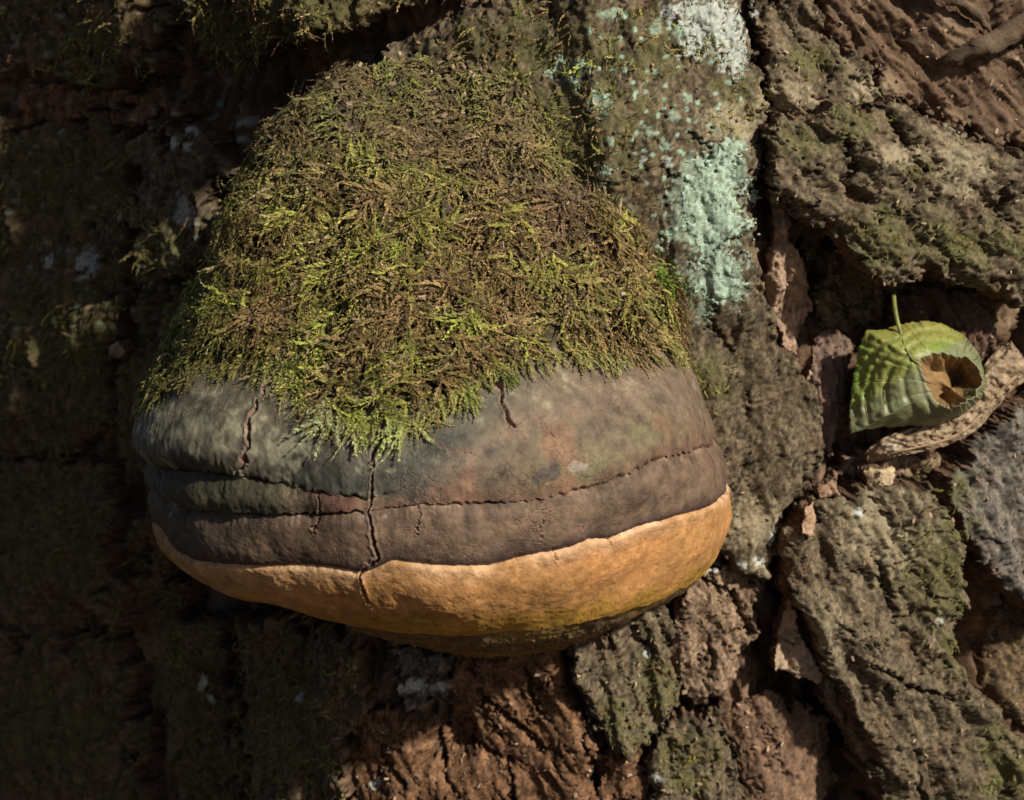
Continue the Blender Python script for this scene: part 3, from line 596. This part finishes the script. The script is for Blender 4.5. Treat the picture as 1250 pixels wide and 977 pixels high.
# ------------------------------------------------------------------ moss
def sprigs(base, nrm, dirv, length, width, col, nseg=6, lift=0.35, curl=0.6, leaf=1.0, seed=0):
    """feathery moss shoots: a thin stem ribbon with little pointed leaves on both sides"""
    r = np.random.default_rng(seed); n = len(base)
    side = np.cross(dirv, nrm); side /= np.linalg.norm(side, axis=1, keepdims=True) + 1e-9
    bend = r.normal(0, curl, n); up = np.abs(r.normal(lift, lift * 0.6, n))
    t = np.linspace(0, 1, nseg + 1)
    L = length[:, None]
    fwd = L * t[None, :]; lat = L * bend[:, None] * t[None, :]**2 * 0.5; hgt = L * up[:, None] * (t - 0.75 * t**2)[None, :] * 1.3
    Pt = base[:, None, :] + dirv[:, None, :] * fwd[..., None] + side[:, None, :] * lat[..., None] + nrm[:, None, :] * hgt[..., None]
    W = (width[:, None] * (1 - 0.75 * t[None, :]))
    tw = r.uniform(-0.7, 0.7, n); sd = side * np.cos(tw)[:, None] + nrm * np.sin(tw)[:, None]
    V = []; F = []; C = []; off = 0
    stem = np.concatenate([Pt + sd[:, None, :] * (W * 0.12)[..., None], Pt - sd[:, None, :] * (W * 0.12)[..., None]], 1)
    V.append(stem.reshape(-1, 3)); C.append(np.repeat(col * 0.7, 2 * (nseg + 1), 0))
    a = (np.arange(n) * 2 * (nseg + 1))[:, None] + np.arange(nseg)[None, :]
    F.append(np.stack([a, a + 1, a + nseg + 2, a + nseg + 1], -1).reshape(-1, 4)); off = n * 2 * (nseg + 1)
    for s in (-1, 1):
        p0 = Pt[:, :-1]; tan = Pt[:, 1:] - Pt[:, :-1]; tl = np.linalg.norm(tan, axis=-1, keepdims=True) + 1e-9; tan = tan / tl
        jl = r.uniform(0.7, 1.3, (n, nseg, 1)); wl = (W[:, :-1, None]) * leaf * jl
        out = sd[:, None, :] * s * r.uniform(0.25, 0.6, (n, nseg, 1)) + tan * 1.2 + nrm[:, None, :] * r.uniform(-0.15, 0.5, (n, nseg, 1))
        out /= np.linalg.norm(out, axis=-1, keepdims=True)
        wid = np.cross(out, nrm[:, None, :] + 0.6 * r.normal(0, 1, (n, nseg, 3)) * 0.5); wid /= np.linalg.norm(wid, axis=-1, keepdims=True) + 1e-9
        b0 = p0 + tan * tl * r.uniform(0, 0.6, (n, nseg, 1))
        q = np.stack([b0, b0 + out * wl * 0.45 + wid * wl * 0.21, b0 + out * wl, b0 + out * wl * 0.45 - wid * wl * 0.21], 2)
        V.append(q.reshape(-1, 3)); kk = off + np.arange(n * nseg)[:, None] * 4 + np.arange(4)[None, :]; F.append(kk); off += n * nseg * 4
        cc = (col[:, None, :] * r.uniform(0.75, 1.3, (n, nseg, 1)) * (0.8 + 0.45 * t[None, 1:, None])); C.append(np.repeat(cc.reshape(-1, 3), 4, 0))
    return np.concatenate(V), np.concatenate(F), np.concatenate(C)

def tangent(nrm, ang):
    down = np.array([0, 0, -1.0]); t1 = down - nrm * (nrm @ down)[:, None]; t1 /= np.linalg.norm(t1, axis=1, keepdims=True) + 1e-9
    t2 = np.cross(nrm, t1); return t1 * np.cos(ang)[:, None] + t2 * np.sin(ang)[:, None]

def moss_colours(n, px, py, r):
    k = fbm2(px / 70.0, py / 70.0, 411, 3) + 0.5 * fbm2(px / 22.0, py / 22.0, 412, 2) + r.normal(0, 0.25, n) - 0.28 * sst(400, 620, px) * sst(120, 180, py)
    c = lerp(np.array([0.250, 0.160, 0.066]), np.array([0.265, 0.232, 0.055]), sst(-0.45, 0.25, k)[:, None])
    c = mixc(c, (0.33, 0.35, 0.065), sst(0.20, 0.9, k)); c = mixc(c, (0.30, 0.22, 0.12), (r.random(n) < 0.10) * 0.8)
    c = mixc(c, (0.17, 0.105, 0.065), np.exp(-((px - 680) / 35)**2 - ((py - 250) / 55)**2) * 0.8)
    c = c * (0.35 + 1.15 * r.random(n)**1.2)[:, None]
    return c

def bracket_moss():
    P, N, px, py = top_arr; r = np.random.default_rng(21)
    sd = poly_sdf(px, py, MOSS_POLY) + 11 * fbm2(px / 24.0, py / 24.0, 66, 3, 0.6) - 16 * np.exp(-((px - 368) / 16)**2 - ((py - 436) / 10)**2); vis = (sd > -2) & (np.abs(TH)[:, None] < 2.0)
    # spread by area
    du = np.linalg.norm(np.gradient(P, axis=0), axis=-1); dv = np.linalg.norm(np.gradient(P, axis=1), axis=-1)
    w = (du * dv * vis).ravel(); sets = []
    for n, l0, l1, w0, w1, seed in ((8500, 0.004, 0.009, 0.0014, 0.0024, 1), (7600, 0.007, 0.0135, 0.0020, 0.0032, 3)):
        idx = r.choice(P[..., 0].size, n, p=w / w.sum())
        b = P.reshape(-1, 3)[idx]; nn = N.reshape(-1, 3)[idx]; X = px.ravel()[idx]; Y = py.ravel()[idx]; S = sd.ravel()[idx]
        cl = np.clip(0.5 + fbm2(X / 34.0, Y / 34.0, 63, 3), 0, 1)                         # cushions
        keep = r.random(n) < (0.35 + 0.9 * cl + 0.5 * sst(260, 120, Y)); b, nn, X, Y, S, cl = b[keep], nn[keep], X[keep], Y[keep], S[keep], cl[keep]; n = len(b)
        b = b + nn * (r.uniform(-0.0005, 0.0025, n) + 0.003 * cl)[:, None] * sst(0, 30, S)[:, None]
        ang = 2.2 * fbm2(X / 45.0, Y / 45.0, 61, 2) + r.normal(0, 0.9, n)
        d = tangent(nn, ang); col = moss_colours(n, X, Y, r)
        col = mixc(col, (0.27, 0.28, 0.065), sst(330, 260, X + 0.25 * (Y - 300)) * 0.55)               # greener left flank
        col = mixc(col, (0.18, 0.15, 0.08), sst(300, 120, Y) * 0.45)
        ln = r.uniform(l0, l1, n) * (0.55 + 0.5 * sst(60, 300, Y)); wd = r.uniform(w0, w1, n) * (0.7 + 0.3 * sst(60, 300, Y))
        sets.append(sprigs(b, nn, d, ln, wd, col, 6 if seed == 1 else 7, 0.24, 1.25, 1.0, seed))
    # fringe along the lower edge
    edge = (np.abs(sd + 4) < 9) & (py > 280) & (np.abs(TH)[:, None] < 1.75); w = (du * dv * edge).ravel(); n = 620
    idx = r.choice(w.size, n, p=w / w.sum()); b = P.reshape(-1, 3)[idx]; nn = N.reshape(-1, 3)[idx]; X = px.ravel()[idx]; Y = py.ravel()[idx]
    d = tangent(nn, r.normal(0, 0.55, n) + 0.4 * fbm2(X / 40.0, Y / 40.0, 62, 2))
    col = mixc(moss_colours(n, X, Y, r), (0.24, 0.24, 0.07), r.uniform(0.2, 0.8, n))
    sets.append(sprigs(b + nn * 0.001, nn, d, r.uniform(0.005, 0.011, n), r.uniform(0.0018, 0.003, n), col, 7, 0.22, 0.5, 1.0, 2))
    V = np.concatenate([s[0] for s in sets]); C = np.concatenate([s[2] for s in sets]); o = 0; F = []
    for s in sets: F.append(s[1] + o); o += len(s[0])
    obj('moss', make_mesh('moss', V, np.concatenate(F), C), M_MOSS, None, 'thick olive brown moss blanket over the upper slope of the bracket fungus', 'moss', kind='stuff')

    def tuft(name, spots, n, ln, wd, cc, label, ang0=0.0, spread=0.4, lift=0.25, sd_=0, size=6):
        B_, N_, X_, Y_ = [], [], [], []
        ok = (np.abs(TH)[:, None] < 1.7) & np.ones_like(px, bool)
        for (x, y) in spots:
            k_ = np.argmin(np.where(ok, (px - x)**2 + (py - y)**2, 1e9)); j = np.full(n, k_)
            p = P.reshape(-1, 3)[j]; q = N.reshape(-1, 3)[j]
            t1 = tangent(q, np.zeros(n)); t2 = np.cross(q, t1)
            p = p + t1 * r.normal(0, size * 0.00034, n)[:, None] + t2 * r.normal(0, size * 0.00034, n)[:, None] + q * 0.0008
            B_.append(p); N_.append(q)
        b = np.concatenate(B_); q = np.concatenate(N_); m = len(b)
        c = np.array(cc)[None, :] * r.uniform(0.7, 1.25, (m, 1))
        v, f, c = sprigs(b, q, tangent(q, ang0 + r.normal(0, spread, m)), r.uniform(*ln, m), r.uniform(*wd, m), c, 8, lift, 0.35, 1.0, 50 + sd_)
        obj(name, make_mesh(name, v, f, c), M_MOSS, None, label, 'moss tuft', 'moss tufts on the bracket fungus')
    tuft('moss_tuft', [(776, 290), (784, 310), (790, 330), (796, 352), (784, 345)], 50, (0.007, 0.015), (0.0022, 0.0034), (0.15, 0.215, 0.03), 'bright green moss tuft at the right edge of the mossy slope beside mint lichen', 0.7, 0.8, 0.9, 1, 10)
    tuft('moss_tuft', [(398, 496), (412, 508)], 8, (0.010, 0.017), (0.0026, 0.0040), (0.30, 0.30, 0.14), 'pale ragged moss tuft hanging left of the long central crack', -0.1, 0.35, 0.2, 2)
    tuft('moss_tuft', [(440, 514)], 7, (0.010, 0.018), (0.0022, 0.0034), (0.32, 0.31, 0.13), 'thin pale moss tuft hanging right over the top of the central crack', 0.05, 0.2, 0.15, 3, 4)
    tuft('moss_tuft', [(484, 508), (492, 520)], 8, (0.011, 0.018), (0.0026, 0.0042), (0.28, 0.30, 0.10), 'yellow green moss tuft hanging just right of the central crack, longest of the fringe', -0.25, 0.25, 0.2, 4)
    tuft('moss_tuft', [(555, 470), (562, 480), (540, 482)], 12, (0.007, 0.012), (0.002, 0.003), (0.25, 0.27, 0.07), 'green moss tuft on the fringe left of the short slanting crack', 0.15, 0.3, 0.2, 5)
    tuft('moss_tuft', [(612, 450), (616, 458)], 8, (0.006, 0.011), (0.0018, 0.003), (0.14, 0.16, 0.035), 'small moss tuft on the fringe right beside the short slanting crack', 0.0, 0.3, 0.2, 6, 4)
    tuft('moss_tuft', [(700, 428), (708, 432), (732, 428), (740, 432)], 10, (0.005, 0.010), (0.002, 0.003), (0.30, 0.30, 0.10), 'pale moss tuft on the right part of the fringe above bare crust', -0.1, 0.4, 0.2, 7)
    tuft('moss_tuft', [(205, 440), (192, 455), (215, 452), (182, 470), (235, 435)], 14, (0.007, 0.013), (0.0018, 0.003), (0.15, 0.17, 0.045), 'wispy moss tuft trailing over the left shoulder of the bracket', -0.7, 0.35, 0.25, 8)
    tuft('moss_tuft', [(350, 440), (366, 455), (380, 465), (335, 432)], 10, (0.007, 0.013), (0.0018, 0.003), (0.13, 0.145, 0.035), 'trailing moss tuft slanting right across the crust beside the red crack', 0.75, 0.2, 0.15, 9)
bracket_moss()

def trunk_moss():
    r = np.random.default_rng(33); sets = []
    for i, (P, N, px, py, w) in enumerate(moss_sites):
        inside = (px > -80) & (px < 1330) & (py > -60) & (py < 1040); w = np.where((w > 0.25) & inside, w, 0)
        n = int(min(5200, w.sum() * 0.045))
        if n < 10: continue
        idx = r.choice(len(P), n, p=w / w.sum()); X, Y = px[idx], py[idx]
        ang = r.normal(0, 1.2, n); nn = N[idx] + r.normal(0, 0.25, (n, 3)); nn /= np.linalg.norm(nn, axis=1, keepdims=True)
        col = moss_colours(n, X, Y, r); col = mixc(col, (0.11, 0.13, 0.03), sst(900, 1000, X) * 0.5); col = mixc(col, (0.10, 0.075, 0.03), sst(450, 350, X) * sst(90, 130, Y) * 0.5)
        big = np.maximum(sst(480, 380, X), 0.7 * sst(870, 760, X) * sst(300, 200, Y) * (X > 480))
        sets.append(sprigs(P[idx], nn, tangent(nn, ang), r.uniform(0.002, 0.0042, n) * (1 + 1.3 * big), r.uniform(0.0009, 0.0016, n) * (1 + 0.4 * big), col, 4, 0.4, 0.7, 1.0, 90 + i))
    V = np.concatenate([s[0] for s in sets]); C = np.concatenate([s[2] for s in sets]); o = 0; F = []
    for s in sets: F.append(s[1] + o); o += len(s[0])
    obj('bark_moss', make_mesh('bark_moss', V, np.concatenate(F), C), M_MOSS, None, 'short green brown moss growing in patches on the bark around the fungus', 'moss', kind='stuff')
trunk_moss()

# ------------------------------------------------------------------ leaves, stick and chips lying in the bark
def tube(pts, rad, nseg=10, sub=6):
    pts = np.asarray(pts, float); t = np.linspace(0, len(pts) - 1, (len(pts) - 1) * sub + 1); C = crom(pts, t); rad = np.interp(t, np.arange(len(pts)), rad)
    tan = np.gradient(C, axis=0); tan /= np.linalg.norm(tan, axis=1, keepdims=True)
    n1 = np.cross(tan, np.array([0.31, -0.9, 0.3])); n1 /= np.linalg.norm(n1, axis=1, keepdims=True); n2 = np.cross(tan, n1)
    a = np.linspace(0, 2 * np.pi, nseg + 1)
    return C[:, None] + rad[:, None, None] * (np.cos(a)[None, :, None] * n1[:, None] + np.sin(a)[None, :, None] * n2[:, None])
def tube_obj(name, pts, rad, colour, mat, parent=None, rough=0.0, **kw):
    V = tube(pts, rad); 
    if rough: V = V + rough * np.stack([fbm3(V, 300, 5, 3), fbm3(V, 300, 6, 3), fbm3(V, 300, 7, 3)], -1)
    c = np.array(colour) * (1 + 0.35 * fbm3(V, 350, 8, 3))[..., None]
    return obj(name, make_mesh(name, V.reshape(-1, 3), grid_faces(*V.shape[:2]), c.reshape(-1, 3)), mat, parent, **kw)

def green_leaf():
    cx, cy = 1165.0, 466.0
    outer = [(1094, 396), (1130, 391), (1150, 395), (1175, 408), (1192, 428), (1203, 450), (1207, 470), (1197, 487), (1173, 507), (1145, 519), (1110, 519), (1075, 521), (1050, 524), (1037, 530), (1036, 500), (1041, 460), (1047, 425), (1056, 403), (1075, 403)]
    inner = [(1122, 441), (1135, 434), (1150, 430), (1165, 436), (1180, 436), (1193, 448), (1200, 466), (1192, 481), (1174, 494), (1156, 499), (1142, 490), (1132, 472), (1126, 454)]
    def radial(poly, ph):
        p = np.array(poly, float) - (cx, cy); a = np.arctan2(p[:, 1], p[:, 0]); rr = np.hypot(p[:, 0], p[:, 1]); o = np.argsort(a); a, rr = a[o], rr[o]
        X = np.interp(ph, np.concatenate([a[-3:] - 2 * np.pi, a, a[:3] + 2 * np.pi]), np.concatenate([p[o][-3:, 0], p[o][:, 0], p[o][:3, 0]]))
        Y = np.interp(ph, np.concatenate([a[-3:] - 2 * np.pi, a, a[:3] + 2 * np.pi]), np.concatenate([p[o][-3:, 1], p[o][:, 1], p[o][:3, 1]]))
        return X, Y
    ph = np.linspace(-np.pi, np.pi, 260); ox, oy = radial(outer, ph); ix, iy = radial(inner, ph)
    wob = 2.6 * fbm2(np.cos(ph) * 6, np.sin(ph) * 6, 4, 3); oj = 1.0 * fbm2(np.cos(ph) * 22, np.sin(ph) * 22, 8, 2) + 1.3 * ((ph * 11) % 1.0)
    rho = np.concatenate([np.linspace(-1, 0, 26)[:-1], np.linspace(0, 1, 60)])
    Rr, PH = np.meshgrid(rho, ph, indexing='xy')
    q = np.clip(Rr, 0, 1); ins = np.clip(-Rr, 0, 1)
    sc = 1 - ins**1.6
    sx = cx - 4 * ins; sy = cy + 8 * ins
    X = sx + ((ix[:, None] + wob[:, None] * (1 - ins)) * (1 - q) + (ox + oj)[:, None] * q) * np.where(Rr < 0, sc, 1); Y = sy + ((iy[:, None] + wob[:, None] * (1 - ins)) * (1 - q) + (oy + oj)[:, None] * q) * np.where(Rr < 0, sc, 1)
    up = -np.sin(PH)                                     # 1 towards the top of the picture
    h_rim = 0.031 + 0.004 * np.sin(PH * 2) - 0.006 * up; h_out = 0.013 - 0.002 * up + 0.006 * sst(0.2, 1.0, -up)
    H = h_out + (h_rim - h_out) * (1 - q**1.7)
    H = H - (0.013 * sst(0, 0.75, ins) + 0.001 * ins) + 0.005 * fbm2(X / 26, Y / 26, 19, 3) * sst(0.1, 0.5, ins) * (1 - sst(0.5, 0.95, ins)) + 0.0012 * fbm2(X / 16, Y / 16, 9, 3) * q
    veins = [[(1098, 411), (1075, 422), (1057, 444), (1050, 468), (1043, 502)], [(1101, 419), (1080, 433), (1064, 457), (1056, 484), (1059, 508), (1062, 520)], [(1108, 432), (1090, 446), (1080, 470), (1082, 494), (1090, 516)],
             [(1112, 440), (1102, 460), (1106, 484), (1116, 500), (1120, 515)], [(1117, 443), (1124, 465), (1128, 484), (1140, 504)], [(1101, 417), (1120, 404), (1149, 402), (1170, 411)], [(1106, 428), (1125, 416), (1154, 416), (1186, 428)]]
    dv = np.minimum.reduce([seg_dist(X, Y, v) for v in veins]); H = H + np.where(Rr > 0, 0.0008 * sst(0, 6, dv), 0)
    P = on_trunk(X, Y, H - 0.004)
    n = fbm2(X / 12, Y / 12, 14, 3); fv = fbm2(X / 3.0, Y / 3.0, 15, 3, 0.7)
    C = np.zeros(X.shape + (3,)); C[:] = (0.29, 0.31, 0.075)
    C = mixc(C, (0.17, 0.28, 0.045), sst(1075, 1048, X + 6 * n) * 0.8); C = mixc(C, (0.16, 0.27, 0.04), np.exp(-((Y - 425) / 12)**2) * sst(1120, 1150, X) * 0.7)
    C = mixc(C, (0.33, 0.28, 0.075), sst(425, 398, Y + 6 * n) * 0.7)
    low = sst(-6, 10, (Y - 445) - (1122 - X) * 0.62 + 6 * n) * (Rr >= 0); C = mixc(C, (0.22, 0.235, 0.125), low * 0.9)
    C = mixc(C, (0.30, 0.29, 0.16), low * sst(6, 1, dv) * 0.6); C = mixc(C, (0.36, 0.38, 0.11), (1 - low) * sst(4, 0.5, dv) * 0.6)
    C = mixc(C, (0.36, 0.32, 0.20), sst(0.12, 0.02, q) * (Rr >= 0) * 0.6)
    C = C * (1 + 0.22 * fv + 0.15 * n)[..., None]; C = mixc(C, (0.20, 0.13, 0.05), sst(0.55, 0.9, n + 0.4 * fv) * 0.6)
    ins_m = sst(0.02, 0.12, ins); C = mixc(C, (0.33, 0.20, 0.085), ins_m); C = C * (1 + 0.30 * ins_m * fbm2(X / 9, Y / 9, 23, 3))[..., None]; C = mixc(C, (0.10, 0.15, 0.05), ins_m * np.exp(-((X - 1185) / 12)**2 - ((Y - 482) / 10)**2) * 0.9)
    root = obj('green_leaf', None, None, label='curled yellow green leaf with a round brown hollow, wedged in the bark', cat='leaf'); root.empty_display_size = 0.02
    bl = obj('blade', make_mesh('blade', P.reshape(-1, 3), grid_faces(*X.shape), C.reshape(-1, 3)), M_LEAF, root)
    sm = bl.modifiers.new('thickness', 'SOLIDIFY'); sm.thickness = 0.0003; sm.offset = 0
    def lift(pts, up_):
        out = []
        for x, y in pts:
            k_ = np.argmin((X - x)**2 + (Y - y)**2 + np.where(Rr < 0, 1e6, 0)); d = ray(np.array(x), np.array(y)); out.append(P.reshape(-1, 3)[k_] - d / np.linalg.norm(d) * up_)
        return np.array(out)
    tube_obj('petiole', on_trunk(np.array([1091., 1092, 1094, 1097, 1100]), np.array([360., 372, 385, 398, 408]), np.array([0.006, 0.009, 0.012, 0.0145, 0.016])), [0.0009, 0.0009, 0.0009, 0.0008, 0.0006], (0.27, 0.28, 0.07), M_LEAF, root)
    tube_obj('midrib', lift([(1095, 399), (1100, 410), (1105, 424), (1112, 437), (1121, 444)], 0.0002), [0.0005, 0.0004, 0.00035, 0.0003, 0.00025], (0.28, 0.28, 0.09), M_LEAF, root)
    for v in veins: tube_obj('vein', lift(v, -0.0001), np.linspace(0.00025, 0.00014, len(v)), (0.31, 0.33, 0.12), M_LEAF, root)
green_leaf()

def dead_leaf():
    sp = np.array([(1058, 560, 0.004, 9), (1085, 549, 0.010, 17), (1118, 541, 0.013, 19), (1150, 532, 0.014, 21), (1180, 515, 0.015, 24), (1205, 488, 0.015, 25), (1224, 462, 0.016, 30), (1252, 440, 0.016, 32)], float)
    t = np.linspace(0, len(sp) - 1, 220); s = crom(sp, t); tx = np.gradient(s[:, 0]); ty = np.gradient(s[:, 1]); l = np.hypot(tx, ty); nx, ny = -ty / l, tx / l
    f = np.linspace(-2.5, 2.9, 110)
    T, F_ = np.meshgrid(t, f, indexing='ij')
    w = s[:, 3][:, None] * (1 + 0.12 * fbm2(T * 1.5, F_, 5, 3)) * (1 - 0.10 * (F_ + 2.5))
    X = s[:, 0][:, None] + nx[:, None] * np.sin(F_) * w; Y = s[:, 1][:, None] + ny[:, None] * np.sin(F_) * w
    H = s[:, 2][:, None] + 0.00034 * 0.6 * np.cos(F_) * w + 0.0016 * fbm2(T * 2.5, F_ * 2, 6, 4) + 0.0002 * np.sin(T * 11 + F_)
    P = on_trunk(X, Y, H); n = fbm2(X / 9, Y / 9, 7, 4)
    C = lerp(np.array([0.17, 0.11, 0.065]), np.array([0.33, 0.24, 0.15]), np.clip(0.6 + 0.7 * n, 0, 1)[..., None])
    C = mixc(C, (0.45, 0.40, 0.32), np.exp(-((X - 1088) / 9)**2 - ((Y - 545) / 6)**2) * 0.7)
    root = obj('dead_leaf', None, None, label='rolled pale brown dead leaf lying under the green leaf', cat='dead leaf'); root.empty_display_size = 0.02
    bl = obj('blade', make_mesh('blade', P.reshape(-1, 3), grid_faces(*X.shape), C.reshape(-1, 3)), M_DEAD, root)
    m = bl.modifiers.new('thickness', 'SOLIDIFY'); m.thickness = 0.0003; m.offset = 0
    tube_obj('midrib', P[::20, 58] + np.array([0, -0.0003, 0]), np.linspace(0.0004, 0.0007, len(P[::20])), (0.30, 0.20, 0.12), M_DEAD, root)
dead_leaf()

def stick(pts, rad, label):
    p = np.array(pts, float); tube_obj('dead_stick', on_trunk(p[:, 0], p[:, 1], p[:, 2]), rad, (0.10, 0.068, 0.042), M_BARK, None, rough=0.0016, label=label, cat='stick', group='sticks at the upper right')
stick([(1148, 78, 0.010), (1185, 62, 0.018), (1225, 45, 0.021), (1275, 18, 0.022), (1330, -10, 0.02)], [0.0022, 0.0035, 0.0042, 0.0045, 0.0045], 'thicker brown dead stick rising to the right in the top right corner')
stick([(1120, -30, 0.014), (1165, -5, 0.016), (1195, 22, 0.014), (1212, 40, 0.010)], [0.0028, 0.0026, 0.0022, 0.0014], 'thinner dead stick slanting down into the thicker stick at top right')

def chip(name, poly, off, style, seed, tint, label, cat, thick=0.004, mat=None):
    o = bark_piece(name, poly, off, style, seed, step=0.0006, thick=thick + 0.0005, edge=4, drop=0.0008, rag=3, tint=tint, amp=0.6, mat=mat)
    o.parent = None; o['label'] = label; o['category'] = cat
chip('wood_chip', [(1058, 580), (1072, 573), (1094, 572), (1093, 594), (1079, 607), (1066, 600)], 0.014, 'tan', 301, (0.58, 0.44, 0.26, 0.75), 'pale cream wood chip just below the dead leaf', 'wood chip', 0.006)
chip('wood_chip', [(983, 624), (998, 615), (1001, 633), (990, 656), (978, 652)], 0.026, 'tan', 302, (0.50, 0.32, 0.20, 0.6), 'upright pinkish tan wood chip at the top left corner of the mossy lower right plate', 'wood chip', 0.008)
chip('wood_chip', [(997, 596), (1022, 590), (1026, 604), (1004, 612)], 0.022, 'tan', 303, (0.34, 0.20, 0.12, 0.6), 'small reddish brown wood chip left of the pale cream chip', 'wood chip', 0.006)
chip('wood_chip', [(129, 426), (136, 418), (145, 423), (146, 434), (138, 440), (130, 436)], 0.020, 'tan', 304, (0.42, 0.30, 0.18, 0.7), 'small round tan chip alone on the dark bark left of the moss', 'wood chip', 0.006)
chip('leaf_scrap', [(222, 848), (230, 838), (240, 832), (250, 820), (254, 836), (247, 846), (232, 848)], 0.024, 'tan', 305, (0.34, 0.36, 0.27, 0.9), 'pale green leaf scrap on the dark mossy bark at lower left', 'leaf scrap', 0.004)
chip('leaf_scrap', [(242, 850), (256, 848), (264, 856), (254, 864), (246, 858)], 0.024, 'tan', 306, (0.30, 0.31, 0.22, 0.9), 'smaller grey green leaf scrap just below the larger pale one', 'leaf scrap', 0.004)


def crumbs():
    """crumbs of bark and dry plant bits caught on the bark and in the moss"""
    r = np.random.default_rng(5); V = []; F = []; C = []
    P, N, px, py = top_arr; ok = np.flatnonzero((poly_sdf(px, py, MOSS_POLY) > 5).ravel() & (np.abs(np.repeat(TH[:, None], P.shape[1], 1)) < 1.3).ravel())
    idx = r.choice(ok, 260); base = [P.reshape(-1, 3)[idx] + N.reshape(-1, 3)[idx] * r.uniform(0.003, 0.006, 260)[:, None]]
    for (Q, M, qx, qy, w) in moss_sites:
        inside = np.flatnonzero(~((qx > 815) & (qx < 918) & (qy > 160) & (qy < 395)) & (qx > 430) & (qx < 1270) & (qy > -20) & (qy < 1000))
        if len(inside) > 50:
            i = r.choice(inside, min(70, len(inside) // 120 + 5)); base.append(Q[i] + M[i] * 0.0006)
    B_ = np.concatenate(base); n = len(B_)
    cube = np.array([(x, y, z) for x in (-1, 1) for y in (-1, 1) for z in (-1, 1)], float); fc = np.array([(0, 1, 3, 2), (4, 6, 7, 5), (0, 4, 5, 1), (2, 3, 7, 6), (0, 2, 6, 4), (1, 5, 7, 3)])
    for i in range(n):
        A = np.linalg.qr(r.normal(0, 1, (3, 3)))[0]; sz = r.uniform(0.0005, 0.0016) * np.array([1.0, r.uniform(0.3, 0.8), r.uniform(0.1, 0.35)])
        V.append(B_[i] + ((cube * r.uniform(0.45, 1.0, (8, 3))) * sz) @ A); F.append(fc + 8 * i)
        C.append(np.repeat((np.array([0.10, 0.06, 0.035]) + r.random() * np.array([0.32, 0.24, 0.16]))[None], 8, 0))
    obj('bark_crumbs', make_mesh('bark_crumbs', np.concatenate(V), np.concatenate(F), np.concatenate(C), smooth=False), M_DEAD, None, 'tiny brown crumbs of bark and dry plant bits scattered over moss and bark', 'crumbs', kind='stuff')
crumbs()
